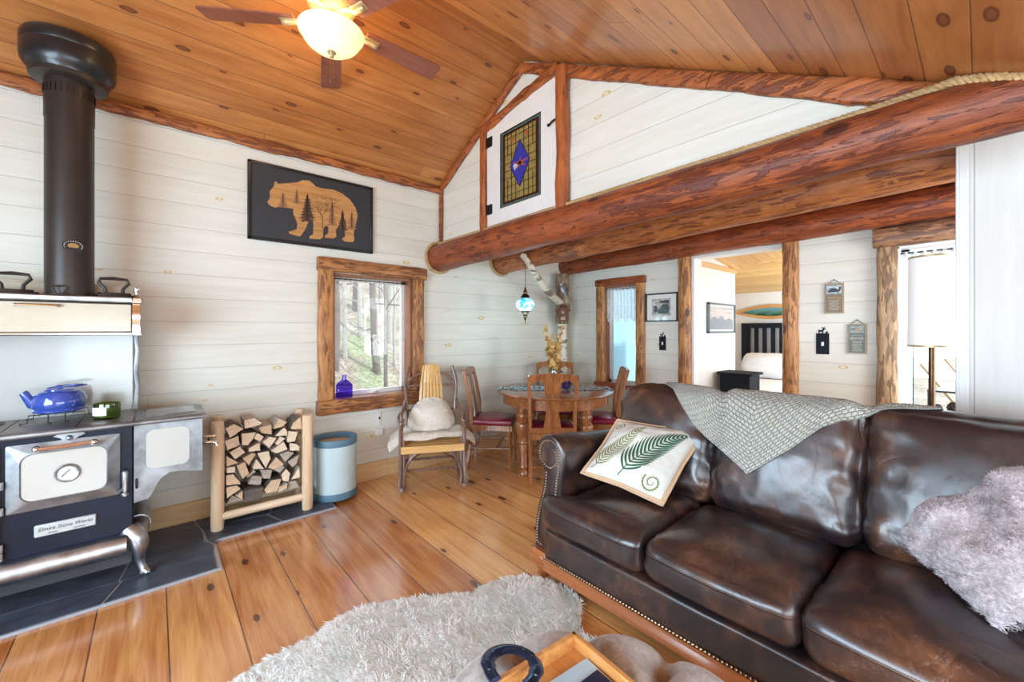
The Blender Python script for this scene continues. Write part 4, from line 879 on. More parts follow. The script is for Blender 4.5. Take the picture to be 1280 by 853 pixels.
# ============================================================ ON THE FAR WALL
def xpic(nm, label, cat, y0_, y1_, z0_, z1_, fw, fmat, mat_=None, th=.025):
    cy_, cz_ = (y0_+y1_)/2, (z0_+z1_)/2; t = thing(nm, label, cat, (X2, cy_, cz_)); hw_, hh_ = abs(y1_-y0_)/2, (z1_-z0_)/2; m = MB()
    m.b2(-th, 0, -hw_, hw_, hh_ - fw, hh_, .002); m.b2(-th, 0, -hw_, hw_, -hh_, -hh_ + fw, .002); m.b2(-th, 0, -hw_, -hw_ + fw, -hh_, hh_, .002); m.b2(-th, 0, hw_ - fw, hw_, -hh_, hh_, .002); m.build('frame', fmat, t)
    m = MB(); m.b2(-.010, -.002, -hw_ + fw, hw_ - fw, -hh_ + fw, hh_ - fw); m.build('mat_board', mat_ or M['paper'], t, smooth=0)
    return t, hw_, hh_
fp, hw_, hh_ = xpic('framed_picture', 'black framed picture of a dark truck in a white mat beside the narrow window', 'picture', 2.455, 2.085, 1.434, 1.742, .014, M['black'])
g = G('grey_photo'); v, o = g.xyz(); nz = g.noise(g.map(v, (1, 1, 1.6)), 17, 5); g.P(Base_Color=g.ramp(nz, [(.3, (.20, .20, .20)), (.55, (.55, .53, .50)), (.7, (.75, .73, .70))]), Roughness=.3); M['greyphoto'] = g.m
m = MB(); m.b2(-.0115, -.0101, -.105, .115, -.09, .095); m.build('photo', M['greyphoto'], fp, smooth=0)
m = MB(); m.prism([(-.085, -.07), (.04, -.07), (.05, -.03), (.01, -.005), (-.01, .03), (-.075, .035), (-.09, .0)], -.0125, -.0116, 'yz'); m.prism([(.09, -.05), (.05, -.05), (.05, .02), (.09, .02)], -.0125, -.0116, 'yz'); m.prism([(-.09, .04), (.02, .05), (.02, .07), (-.09, .08)], -.0125, -.0116, 'yz'); m.build('photo_figures', plain('photo_black', (.06, .07, .08), .3, bump=0), fp, smooth=0)
m = MB(); m.b2(-.0135, -.0129, -hw_ + .014, hw_ - .014, -hh_ + .014, hh_ - .014); m.build('glazing', M['glass'], fp, smooth=0)
deer = [(-.022, .0), (-.018, .0), (-.017, .012), (-.004, .013), (-.002, 0), (.003, 0), (.004, .016), (.010, .026), (.018, .029), (.018, .033), (.011, .036), (.014, .048), (.010, .046), (.007, .036), (.0, .046), (-.002, .044), (.002, .032), (-.002, .024), (-.018, .024), (-.024, .028), (-.024, .018)]
def switch(label, y, z, w_, h_, sc_, flip=1):
    t = thing('light_switch', label, 'light switch', (X2, y, z)); m = MB(); m.b2(-.006, 0, -w_/2, w_/2, -h_/2, h_/2, .003); m.build('plate', M['matteblack'], t)
    m = MB(); m.prism([(-p[0] * sc_ * flip, h_/2 - .001 + p[1] * sc_) for p in deer], -.004, -.001, 'yz'); m.prism([(-w_ * .30, h_/2 - .002), (-w_ * .42, h_/2 + .006), (-w_ * .36, h_/2 + .018), (-w_ * .24, h_/2 + .010), (-w_ * .2, h_/2 - .002)], -.004, -.001, 'yz'); m.build('deer_cutout', M['matteblack'], t, smooth=0)
    m = MB(); m.b2(-.010, -.005, -.009, .009, -.017, .015, .001); m.b2(-.018, -.008, -.004, .004, -.003, .012, .001); m.build('toggle', M['white'], t)
switch('black switch plate with deer cutout under the truck picture', 2.262, 1.20, .078, .150, 1.0)
switch('black switch plate with deer cutout left of the hanging wooden signs', .856, 1.232, .088, .172, 1.15, 1)
M['signbrown'] = plain('brown_sign', (.22, .16, .11), .6, var=.06, bump=.03); M['signgreen'] = plain('grey_green_sign', (.14, .17, .155), .6, var=.06, bump=.03); M['signedge'] = plain('tan_edge', (.38, .30, .20), .6, bump=.03)
M['let1'] = plain('tan_lettering', (.50, .36, .18), .6, bump=0); M['let2'] = plain('pale_lettering', (.58, .55, .48), .6, bump=0); M['twine'] = plain('brown_twine', (.14, .08, .05), .8, bump=0)
def sign(label, y0_, y1_, z0_, z1_, face, title, small, pic, tm, peak):
    cy_, cz_ = (y0_+y1_)/2, (z0_+z1_)/2; hw_, hh_ = abs(y1_-y0_)/2, (z1_-z0_)/2; t = thing('hanging_sign', label, 'sign', (X2, cy_, cz_))
    m = MB(); m.b2(-.014, -.002, -hw_, hw_, -hh_, hh_, .002); m.build('board', M['signedge'], t)
    m = MB(); m.b2(-.0155, -.0135, -hw_ + .010, hw_ - .010, -hh_ + .010, hh_ - .010); bd_ = m.build('face', face, t, smooth=0)
    m = MB(); m.b2(-.017, -.0145, -hw_ + .014, hw_ - .014, hh_ * .28 if pic == 'turtle' else hh_ * .38, hh_ - .016); m.build('scene', M['scene_' + pic], bd_, smooth=0)
    if pic == 'turtle':
        m = MB(); zc = hh_ * .52; m.prism([(.045, zc - .008), (.03, zc + .006), (.012, zc + .018), (-.012, zc + .016), (-.028, zc + .004), (-.036, zc + .03), (-.044, zc + .03), (-.042, zc), (-.03, zc - .012), (.03, zc - .014)], -.018, -.0165, 'yz'); m.build('turtle_figure', M['photo_dark'], bd_, smooth=0)
    else:
        m = MB(); zc = hh_ * .62; m.prism([(.0, zc - .02), (.012, zc - .004), (.006, zc + .012), (-.01, zc + .016), (-.024, zc + .006), (-.022, zc - .014), (-.01, zc - .022)], -.018, -.0165, 'yz'); m.build('beaver_figure', M['signedge'], bd_, smooth=0)
    zt_ = hh_ * .06
    text_mesh(title, .026, 'lettering', tm, bd_, (-.0157, 0, zt_ - .012), (R(90), 0, R(-90)), align='CENTER', sx=.95)
    if small: text_mesh(small, .010, 'lettering', M['let2'], bd_, (-.0157, 0, zt_ + .017), (R(90), 0, R(-90)), align='CENTER')
    m = MB(); random.seed(len(title))
    for k in range(7):
        z = zt_ - .028 - .0125 * k; wl = random.uniform(.45, .9) * (hw_ - .016); x = -wl
        while x < wl:
            l = random.uniform(.005, .011); m.b2(-.0165, -.0150, x, min(x + l, wl), z, z + .0038); x += l + .003
    m.build('small_print', M['let2'], bd_, smooth=0)
    m = MB(); m.tube([(-.008, hw_ * .52, hh_ - .002), (-.008, hw_ * .22, hh_ + peak * .75), (-.008, 0, hh_ + peak), (-.008, -hw_ * .22, hh_ + peak * .75), (-.008, -hw_ * .52, hh_ - .002)] if pic == 'turtle' else [(-.008, hw_ * .62, hh_ - .004), (-.008, hw_ * .05, hh_ + peak), (-.008, -hw_ * .05, hh_ + peak), (-.008, -hw_ * .7, hh_ - .004)], .0022, 6); m.build('hanger', M['twine'], t)
    m = MB(); m.ball((-.006, 0, hh_ + peak), .005, 8); m.build('nail', M['blackiron'], t)
def scn(n, a, b, c):
    g = G(n); v, o = g.xyz(); nz = g.noise(g.map(v, (1, 6, 16)), 4, 4); g.P(Base_Color=g.ramp(nz, [(.35, a), (.5, b), (.65, c)]), Roughness=.5); return g.m
M['scene_turtle'] = scn('turtle_scene', (.10, .16, .20), (.35, .46, .50), (.60, .68, .68)); M['scene_beaver'] = scn('beaver_scene', (.10, .13, .14), (.22, .27, .28), (.42, .45, .46)); M['photo_dark'] = plain('scene_dark', (.05, .05, .05), .6, bump=0)
sign('brown hanging sign titled TURTLE with a lake scene, above the light switch', .842, .716, 1.478, 1.722, M['signbrown'], 'TURTLE', '', 'turtle', M['let1'], .028)
sign('grey green hanging sign titled BEAVER, lower of the two signs', .694, .578, 1.160, 1.394, M['signgreen'], 'BEAVER', 'ADVICE FROM A', 'beaver', M['let2'], .030)
# picture in the bedroom passage (on a wall facing the camera side)
t = thing('framed_picture', 'silver framed winter landscape print on the bedroom passage wall', 'picture', (4.84, 1.945, 1.475))
M['silver'] = plain('pewter_frame', (.16, .22, .24), .4, metal=.5); M['winter'] = scn('winter_scene', (.30, .34, .40), (.55, .52, .52), (.68, .56, .50))
m = MB(); hw_, hh_ = .36, .165
m.b2(-hw_, hw_, -.03, 0, hh_ - .018, hh_, .002); m.b2(-hw_, hw_, -.03, 0, -hh_, -hh_ + .018, .002); m.b2(-hw_, -hw_ + .02, -.03, 0, -hh_, hh_, .002); m.b2(hw_ - .02, hw_, -.03, 0, -hh_, hh_, .002); m.build('frame', M['silver'], t)
m = MB(); m.b2(-hw_ + .018, hw_ - .018, -.012, -.002, -hh_ + .017, hh_ - .017); m.build('mat_board', M['paper'], t, smooth=0)
m = MB(); m.b2(-hw_ + .05, hw_ - .05, -.014, -.012, -hh_ + .04, hh_ - .035); m.build('print', M['winter'], t, smooth=0)
m = MB(); m.prism([(-hw_ + .05, -hh_ + .04), (hw_ - .05, -hh_ + .04), (hw_ - .05, -.02), (.2, .01), (.1, -.02), (0, .02), (-.12, -.01), (-.2, .02), (-hw_ + .05, -.02)], -.0155, -.0141, 'xz'); m.build('print_hills', plain('print_grey', (.25, .28, .32), .5, bump=0), t, smooth=0)
# ============================================================ DINING TABLE AND CHAIRS
M['oak'] = wood('medium_oak', (.13, .040, .013), (.38, .145, .048), 'X', rough=.25, coat=.45); M['oakz'] = wood('medium_oak_upright', (.13, .040, .014), (.42, .165, .055), 'Z', rough=.28, coat=.4)
M['burg'] = plain('burgundy_leather', (.20, .012, .035), .32, var=.1, sc=30, bump=.1, coat=.2)
M['linenblue'] = G('woven_blue_white_runner'); g = M['linenblue']; v, o = g.xyz(); nz = g.noise(g.map(v, (1, 1, 1)), 38, 3); g.P(Base_Color=g.ramp(nz, [(.44, (.03, .08, .15)), (.5, (.25, .36, .42)), (.56, (.68, .70, .70))]), Roughness=.9); M['linenblue'] = g.m
TC = (2.985, 2.775)
tb = thing('dining_table', 'round oak dining table with four turned legs in the corner', 'table', (*TC, 0), R(-2))
m = MB(); m.lathe([(.001, .732), (.545, .732), (.565, .738), (.572, .748), (.568, .757), (.56, .76), (.001, .76)], (0, 0, 0), 64); m.build('table_top', M['oak'], tb)
m = MB(); m.lathe([(.49, .64), (.515, .64), (.515, .733), (.49, .733), (.49, .64)], (0, 0, 0), 64); m.build('apron', M['oak'], tb)
LEG = [(r_ * 1.32, z_) for r_, z_ in [(.030, 0), (.034, .01), (.030, .03), (.022, .045), (.030, .065), (.034, .075), (.028, .10), (.030, .22), (.036, .27), (.030, .285), (.038, .30), (.033, .32), (.042, .36), (.056, .43), (.060, .47), (.052, .49), (.040, .50), (.044, .52), (.052, .54), (.052, .56), (.046, .575), (.052, .60), (.052, .73)]]
for k in range(4):
    a = R(178 + 90 * k); m = MB(); m.lathe(LEG, (.40 * cos(a), .40 * sin(a), 0), 20); m.build('leg', M['oakz'], tb)
def dining_chair(loc, rz, label):
    t = thing('dining_chair', label, 'chair', (*loc, 0), rz, None)
    m = MB(); puff(m, (0, .0, .462), (.41, .39, .05), .02, (0, 0, .022), 8, .002); m.build('seat', M['burg'], t)
    m = MB(); m.b2(-.205, .205, -.195, -.175, .385, .44, .003); m.b2(-.215, .215, .18, .20, .385, .44, .003); m.b2(-.21, -.19, -.19, .19, .385, .44, .003); m.b2(.19, .21, -.19, .19, .385, .44, .003); m.build('seat_frame', M['oakz'], t)
    for s in (-1, 1):
        m = MB(); m.tube([(s * .195, .18, .44), (s * .195, .18, .30), (s * .193, .182, .06), (s * .193, .186, .0)], [.020, .019, .013, .015], 4, sx=1.15, sy=1.15); m.build('front_leg', M['oakz'], t)
        m = MB()
        P_ = [(s * .19, -.245, 0), (s * .192, -.205, .25), (s * .195, -.19, .44), (s * .195, -.20, .60), (s * .200, -.235, .80), (s * .205, -.275, .95)]
        for a, b in zip(P_, P_[1:]): m.bar(a, (b[0], b[1], b[2] + .004), .030, .030, .004)
        m.build('back_leg', M['oakz'], t)
    yb = lambda z: -.19 - .085 * max(0, (z - .50) / .45) ** 1.4
    m = MB()
    pr = [(-.215, .885), (-.213, .93), (-.20, .962), (-.10, .972), (0, .975), (.10, .972), (.20, .962), (.213, .93), (.215, .885), (.175, .885), (.165, .897), (.13, .915), (.085, .905), (.065, .885), (-.065, .885), (-.085, .905), (-.13, .915), (-.165, .897), (-.175, .885)]
    n = len(pr); vs = [(p[0], yb(p[1]) - .014, p[1]) for p in pr] + [(p[0], yb(p[1]) + .012, p[1]) for p in pr]
    m.add(vs, [tuple(range(n)), tuple(reversed(range(n, 2*n)))] + [(i, (i+1) % n, (i+1) % n + n, i + n) for i in range(n)]); m.build('top_rail', M['oakz'], t, smooth=30)
    m = MB(); N_ = 12
    def sw(z): q = (z - .44) / .46; return .066 + .016 * cos(q * 2 * pi) * (1 - q * .5)
    vs = []
    for i in range(N_+1):
        z = .44 + .46 * i / N_; y = yb(z)
        for (x, dy) in ((-sw(z), -.006), (sw(z), -.006), (sw(z), .006), (-sw(z), .006)): vs.append((x, y + dy, z))
    m.add(vs, [(i*4+k, i*4+(k+1) % 4, (i+1)*4+(k+1) % 4, (i+1)*4+k) for i in range(N_) for k in range(4)] + [(0, 3, 2, 1), (N_*4, N_*4+1, N_*4+2, N_*4+3)]); m.build('splat', M['oakz'], t, smooth=30)
    m = MB(); m.bar((-.19, -.20, .47), (.19, -.20, .47), .022, .05, .003); m.build('lower_back_rail', M['oakz'], t)
    for a, b in (((-.192, -.21, .22), (-.192, .18, .22)), ((.192, -.21, .22), (.192, .18, .22)), ((-.19, .05, .22), (.19, .05, .22)), ((-.19, -.225, .16), (.19, -.225, .16))):
        m = MB(); m.bar(a, b, .02, .014, .003); m.build('stretcher', M['oakz'], t)
    return t
def face(dx, dy): return atan2(dy, dx) - pi / 2
dc = dining_chair((2.735, 2.60), face(.657, .754), 'oak chair with its back to the camera, in front of the table')
dup(dc, (2.56, 3.19, 0), face(.66, -.75), 'oak chair with burgundy seat at the left of the table against the plank wall')
dup(dc, (3.37, 3.10, 0), face(-.657, -.754), 'oak chair behind the table in front of the birch trunk')
dup(dc, (3.36, 2.55, 0), face(-.669, .743), 'oak chair at the right of the table, under the narrow window, seen side on')
# runner, vase, jar
rn = thing('table_runner', 'fringed blue and white table runner lying across the round table', 'table runner', (*TC, .7605), R(-41))
def runz(x, y): return .0035 + .003 * noise.noise(Vector((x * 14, y * 14, 0)))
m = MB(); m.grid(60, 12, lambda u, v_: (-.53 + 1.05 * u, .04 + (-.17 + .34 * v_) * (1 + .03 * sin(u * 14)) * (min(1, (1.02 - abs(2*u - 1) ** 6))), runz(u, v_))); m.grid(60, 12, lambda u, v_: (-.53 + 1.05 * u, .04 + (-.17 + .34 * v_) * (1 + .03 * sin(u * 14)) * (min(1, (1.02 - abs(2*u - 1) ** 6))), .0)); m.build('cloth', M['linenblue'], rn, recalc=False)
m = MB(); random.seed(3)
for i in range(26):
    for s in (-1, 1):
        y = -.10 + .24 * i / 25; x = s * .525 - .005; m.tube([(x, y, .004), (x + s * .022, y + random.uniform(-.008, .008), .004), (x + s * .04, y + random.uniform(-.015, .015), .003)], .003, 5)
m.build('fringe', M['linenblue'], rn)
M['jarglass'] = glassmat('clear_jar_glass', (.75, .82, .84), .15); M['dryleaf'] = plain('dried_golden_leaf', (.58, .37, .13), .7, var=.25, sc=30, bump=.1); M['stem'] = plain('dry_stem', (.25, .14, .06), .7)
vz = thing('vase', 'clear glass vase in the middle of the dining table', 'vase', (2.98, 2.79, .766))
m = MB(); m.lathe([(.001, 0), (.04, 0), (.048, .01), (.052, .08), (.04, .15), (.032, .18), (.036, .20), (.033, .20), (.029, .18), (.037, .15), (.048, .08), (.044, .014), (.001, .012)], (0, 0, 0), 26); m.build('glass', M['jarglass'], vz)
dl = thing('dried_branches', 'golden dried leaf branches standing in the vase on the table', 'dried plant', (2.98, 2.79, .785))
random.seed(12); m = MB(); ml = MB()
for i, (ax, ay, h) in enumerate(((-.045, .03, .60), (-.02, -.02, .52), (.0, .02, .46), (.03, -.01, .50), (.055, -.03, .61), (.02, .03, .40), (-.03, 0, .42), (.045, .02, .44))):
    P_ = [Vector((ax * (t_ ** 1.2) * 1.9 + .004 * sin(t_ * 9 + i), ay * t_ * 1.2, h * t_)) for t_ in [j / 10 for j in range(11)]]; m.tube(P_, .0022, 5)
    for j in range(44):
        t_ = random.uniform(.36, 1); k = min(int(t_ * 10), 9); p = P_[k].lerp(P_[k+1], t_ * 10 - k); a = random.uniform(0, 2*pi); s_ = random.uniform(.018, .030) * (1.3 - .7 * t_)
        q = Matrix.Translation(p + Vector((cos(a), sin(a), random.uniform(-.2, .5))) * s_) @ Matrix.Rotation(a, 4, 'Z') @ Matrix.Rotation(random.uniform(.3, 1.5), 4, 'Y')
        vs = [q @ Vector((s_ * cos(2*pi*w_/8) * 1.1, s_ * sin(2*pi*w_/8), s_ * .25 * cos(4*pi*w_/8))) for w_ in range(8)] + [q @ Vector((0, 0, -s_ * .12))]
        ml.add(vs, [(w_, (w_+1) % 8, 8) for w_ in range(8)])
m.build('stem', M['stem'], dl); tag(ml.build('leaves', M['dryleaf'], dl, recalc=False), kind='stuff')
t = thing('lantern', 'small dark blue lantern jar on the table behind the front chair', 'lantern', (3.06, 2.70, .766), R(20))
m = MB(); m.b2(-.04, .04, -.04, .04, 0, .012, .003); m.b2(-.04, .04, -.04, .04, .085, .097, .003)
for x in (-.034, .034):
    for y in (-.034, .034): m.b2(x - .004, x + .004, y - .004, y + .004, .01, .09)
m.build('frame', M['black'], t); m = MB(); m.b2(-.03, .03, -.03, .03, .012, .085, .003); m.build('blue_glass', M['violet'], t)
m = MB(); m.lathe([(.03, .097), (.012, .115), (.008, .125), (.001, .128)], (0, 0, 0), 12); m.tube(arc(0, 0, .125, .02, 0, 180, 8), .0025, 6); m.build('lantern_cap', M['black'], t)

# ---- bentwood twig rocking chair with a fleece
M['twig'] = wood('dark_bark_twig', (.05, .024, .018), (.30, .17, .12), 'Z', 2.2, rough=.35, coat=.3); M['slat'] = wood('honey_slat', (.56, .30, .09), (.76, .48, .18), 'Z', rough=.3, coat=.35); M['slatx'] = wood('honey_seat_slat', (.60, .34, .11), (.80, .53, .22), 'X', rough=.3, coat=.35)
gx, gy = -.487, -.873
rc = thing('rocking_chair', 'bent twig rocking chair with honey slat back under the window', 'rocking chair', (1.78, 3.06, 0), atan2(gy, gx) + pi / 2)
# local: x to the sitter's right as seen from the front, y backwards (away from the camera)
rc.rotation_euler.z = atan2(-.466 * 1.0, .885)
def twig_(mb, P_, r=.013, n=5):
    out = []
    P_ = [Vector(p) for p in P_]
    for i in range(len(P_) - 1):
        a, b = P_[i], P_[i+1]; p0 = P_[i-1] if i else a * 2 - b; p3 = P_[i+2] if i + 2 < len(P_) else b * 2 - a
        for k in range(n):
            t_ = k / n; out.append(.5 * ((2*a) + (b - p0) * t_ + (2*p0 - 5*a + 4*b - p3) * t_**2 + (3*a - p0 - 3*b + p3) * t_**3))
    out.append(P_[-1]); mb.tube(out, [r * (1 + .10 * noise.noise(p * 40)) for p in out], 8)
for s in (-1, 1):
    m = MB(); twig_(m, [(s * .255, -.10, .045), (s * .255, .02, .012), (s * .255, .18, .010), (s * .25, .33, .035), (s * .25, .44, .085)], .016); m.build('rocker', M['twig'], rc)
    m = MB(); twig_(m, [(s * .27, -.045, .03), (s * .262, -.04, .25), (s * .262, -.03, .45), (s * .255, -.045, .565), (s * .245, -.02, .60)], .017); m.build('front_leg', M['twig'], rc)
    m = MB(); twig_(m, [(s * .235, -.04, .03), (s * .235, -.035, .30), (s * .24, -.03, .43)], .012); m.build('front_leg', M['twig'], rc)
    m = MB(); twig_(m, [(s * .225, .34, .05), (s * .215, .33, .35), (s * .22, .36, .62), (s * .235, .41, .85), (s * .20, .45, 1.00)], .015); m.build('back_post', M['twig'], rc)
    m = MB(); twig_(m, [(s * .245, -.06, .56), (s * .262, .10, .60), (s * .25, .28, .63), (s * .23, .38, .70)], .015); twig_(m, [(s * .26, -.07, .53), (s * .29, .08, .58), (s * .27, .26, .60), (s * .235, .36, .62)], .012); m.build('arm', M['twig'], rc)
    m = MB(); twig_(m, [(s * .24, -.05, .10), (s * .20, -.05, .25), (s * .12, -.05, .325), (0, -.05, .34)], .011); m.build('arch_brace', M['twig'], rc)
    m = MB(); twig_(m, [(s * .25, -.04, .33), (s * .255, .15, .325), (s * .235, .34, .32)], .013); twig_(m, [(s * .25, -.03, .16), (s * .24, .16, .15), (s * .225, .34, .16)], .011); m.build('side_rail', M['twig'], rc)
m = MB(); twig_(m, [(-.232, .40, .70), (-.215, .42, .84), (-.12, .44, .925), (0, .45, .94), (.12, .44, .925), (.215, .42, .84), (.232, .40, .70)], .013); m.build('back_hoop', M['twig'], rc)
m = MB(); twig_(m, [(-.22, .41, .82), (0, .43, .825), (.22, .41, .82)], .012); twig_(m, [(-.22, .36, .60), (0, .38, .60), (.22, .36, .60)], .012); m.build('back_rail', M['twig'], rc)
m = MB(); twig_(m, [(-.235, .34, .15), (.235, .34, .16)], .012); twig_(m, [(-.25, .02, .155), (.25, .03, .16)], .011); m.build('stretcher', M['twig'], rc)
m = MB(); twig_(m, [(-.22, .33, .13), (0, .10, .34)], .007); twig_(m, [(.22, .33, .13), (0, .10, .34)], .007); m.build('cross_brace', M['twig'], rc)
for i in range(7):
    q = (i - 3) / 3; m = MB(); P_ = [(q * .115, .335, .36), (q * .105, .36, .60), (q * .088, .415, .85), (q * .070, .445, 1.015 - .012 * q * q)]
    for a, b in zip(P_, P_[1:]): m.bar(a, (b[0], b[1] + .001, b[2] + .004), .027 if i not in (0, 6) else .024, .007, .002)
    m.build('back_slat', M['slat'], rc)
m = MB()
for b_ in (-.075,): m.b2(-.26, .26, -.075, -.062, .325, .385, .003)
m.build('front_seat_slat', M['slatx'], rc)
for i in range(6): m = MB(); m.b2(-.245, .245, -.055 + .066 * i, .0 + .066 * i, .372, .382, .002); m.build('seat_slat', M['slatx'], rc)
m = MB(); m.b2(-.17, .17, .30, .312, .22, .275, .003); m.build('lower_slat', M['slatx'], rc)

def fur(mb, pts, L, wd, lean=.5, seed=0, curl=.3, bias=None):
    random.seed(seed)
    vs = []; fs = []
    for p, nrm in pts:
        p = Vector(p); nrm = Vector(nrm); a = random.uniform(0, 2 * pi); rv = Vector((cos(a), sin(a), random.uniform(-.3, .3)))
        cl = noise.noise_vector(p * 9.0); lt = rv * .8 + cl * .7 + noise.noise_vector(p * 30) * .9 + (Vector(bias) * 2 if bias else Vector((0, 0, 0))); lt = lt - nrm * lt.dot(nrm); lt.normalize()
        d = (nrm * (1.15 - lean * .7) + lt * (.45 + lean * .45)).normalized()
        side = (d.cross(nrm) + rv * .15).normalized() * wd; l = L * random.uniform(.65, 1.15); dn = (lt * curl * .6 - nrm * .30)
        b = len(vs); p1 = p + d * l * .5; p2 = p + d * l * .85 + dn * l * .25; p3 = p + d * l + dn * l * .55
        vs += [p - side, p + side, p1 - side * .9, p1 + side * .9, p2 - side * .5, p2 + side * .5, p3]
        fs += ([(b, b+1, b+3, b+2), (b+2, b+3, b+5, b+4), (b+4, b+5, b+6)])
    return mb.add(vs, fs)
def furmat(name, lo, hi, rough=.85):
    g = G(name); v, o = g.xyz(); nz = g.noise(v, 9, 4); n2 = g.noise(v, 90, 2)
    g.P(Base_Color=g.ramp(g.ma('ADD', g.ma('MULTIPLY', nz, .6), g.ma('MULTIPLY', n2, .4)), [(.35, lo), (.62, hi)]), Roughness=rough, Sheen_Weight=.3, Specular_IOR_Level=.2);     t = g.t; tl = g.n('ShaderNodeBsdfTranslucent'); base = g.bsdf.inputs['Base Color'].links[0].from_socket; t.links.new(base, tl.inputs[0])
    mx = g.n('ShaderNodeMixShader', i0=.15, i1=g.bsdf.outputs[0], i2=tl.outputs[0]); t.links.new(mx.outputs[0], t.nodes['Material Output'].inputs[0]); return g.m
M['fleece'] = furmat('cream_fleece', (.84, .78, .68), (.93, .89, .82)); M['sheep'] = furmat('white_sheepskin', (.90, .93, .90), (.98, .99, .98))
fc = thing('sheepskin', 'cream sheepskin fleece draped over the twig rocking chair', 'sheepskin', rc.location, rc.rotation_euler.z)
m = MB(); pts = []
def drape(u, v_):      # over the seat, hanging out beyond both arms
    x = (u - .5) * 2; y = -.035 + .36 * v_; w_ = .395 + .04 * sin(v_ * 3) ; ov = max(0, abs(x) * w_ - .225)
    z = .445 + .012 * noise.noise(Vector((x * 3, v_ * 4, 0))) + .035 * max(0, abs(x) - .35) * (1 if ov == 0 else 1) - .55 * ov + .02 * sin(v_ * 9 + x)
    return Vector((x * (w_ - ov * .35) * 1.05, y + .02 * noise.noise(Vector((x * 2, v_, 3))), z))
def lobe(u, v_):       # the rounded fold standing against the slats
    th = pi * (u * 1.0); ph = v_ * pi; k = .5 - .5 * cos(ph)
    sw = .215 * (sin(ph) ** .55) if 0 < v_ < 1 else 0
    x = -cos(th) * sw; zz = .455 + .255 * k; d = .085 * sin(th) * (sin(ph) ** .6 if 0 < v_ < 1 else 0)
    return Vector((x * (1.12 - .38 * k), .235 + .13 * k - d - .07 * sin(th) * (1 - k), zz + .018 * noise.noise(Vector((u * 4, v_ * 4, 7))) - .03 * abs(cos(th)) * sin(ph)))
def back_lobe(u, v_): p = lobe(u, v_); p.y = .24 + .13 * (.5 - .5 * cos(v_ * pi)) + .012; return p
for fn, sgn, cnt in ((drape, 1, 15000), (lobe, 1, 13000)):
    m.grid(34, 30, fn)
    if fn is drape: m.grid(34, 30, lambda u, v_: drape(u, v_) - Vector((0, 0, .016)))
    else: m.grid(20, 20, back_lobe)
    random.seed(2)
    for i in range(cnt):
        u, v_ = random.uniform(.01, .99), random.uniform(.02, .98); e = .01; p = fn(u, v_); nrm = (fn(min(u + e, 1), v_) - fn(u - e, v_)).cross(fn(u, v_ + e) - fn(u, v_ - e)).normalized()
        if (fn is drape and nrm.z < 0) or (fn is lobe and nrm.y > 0): nrm = -nrm
        pts.append((p, nrm))
fur(m, pts, .013, .0020, .8, 4); m.build('fleece', M['fleece'], fc, recalc=False)

# ---- birch trunk, branch, ornaments, mosaic lamp
g = G('birch_bark'); v, o = g.xyz(); b1 = g.noise(g.map(v, (7, 7, 26)), 1.7, 4, .6); b2_ = g.noise(g.map(v, (2.5, 2.5, 6)), 2.2, 5, .65)
g.P(Base_Color=g.mix(g.ramp(b2_, [(.54, (0, 0, 0)), (.60, (1, 1, 1))]), g.mix(g.ramp(b1, [(.60, (0, 0, 0)), (.63, (1, 1, 1))]), (.74, .69, .58), (.07, .055, .045)), (.24, .19, .14)), Roughness=.7); g.bump(b2_, .5, .01); M['birch'] = g.m
g = G('rough_grey_bark'); v, o = g.xyz(); b1 = g.noise(g.map(v, (14, 14, 5)), 1.8, 5, .7, .5); g.P(Base_Color=g.ramp(b1, [(.35, (.07, .05, .035)), (.55, (.30, .22, .14)), (.68, (.55, .47, .33))]), Roughness=.8); g.bump(b1, .9, .02); M['roughbark'] = g.m
bt = thing('birch_trunk', 'birch tree trunk standing in the corner behind the dining table', 'tree trunk', (3.90, 3.49, 0))
m = MB(); roundlog(m, (0, 0, 0), (0, 0, 1.48), .060, 41, 20, .04, .08, .01); m.build('trunk', M['birch'], bt)
m = MB(); roundlog(m, (-.005, 0, 1.42), (-.02, -.01, 2.05), .078, 43, 22, .03, .30, .02); m.build('rough_trunk', M['roughbark'], bt)
m = MB(); roundlog(m, (.02, -.06, 1.62), (.03, -.075, 1.76), .035, 44, 12, .03, .3, .02); m.build('burl', M['roughbark'], bt)
m = MB(); P_ = [Vector(p) for p in ((0, 0, 1.66), (-.30, -.12, 1.74), (-.55, -.24, 1.80), (-.82, -.36, 1.92), (-1.06, -.47, 2.045), (-1.16, -.52, 2.075))]
o_ = []
for a, b in zip(P_, P_[1:]): o_ += [a.lerp(b, k / 5) for k in range(5)]
o_.append(P_[-1]); m.tube(o_, [(.045 - .016 * i / len(o_)) * (1 + .12 * noise.noise(p * 14)) for i, p in enumerate(o_)], 12)
m.ball(P_[4] + Vector((.02, 0, -.03)), .018, 8); m.build('branch', M['birch'], bt)
M['tin'] = plain('rusty_brown_tin', (.13, .045, .022), .55, metal=.3, var=.3, sc=30)
t = thing('birdhouse', 'little rusty brown birdhouse hung on the birch trunk', 'birdhouse', (3.80, 3.40, 1.45), face(-.7, -.71))
m = MB(); m.prism([(-.05, 0), (.05, 0), (.05, .12), (0, .19), (-.05, .12)], -.03, .03, 'xz'); m.build('house', M['tin'], t, smooth=0)
m = MB(); m.bar((-.066, 0, .105), (.002, 0, .203), .008, .085); m.bar((.066, 0, .105), (-.002, 0, .203), .008, .085); m.build('roof', M['tin'], t)
m = MB(); m.lathe([(.017, .031), (.001, .032)], (0, 0, .11), 14, axis='y'); m.prism([(-.03, .015), (.03, .02), (.02, .05), (-.025, .06)], .030, .033, 'xz'); m.build('entry_plate', M['signedge'], t)
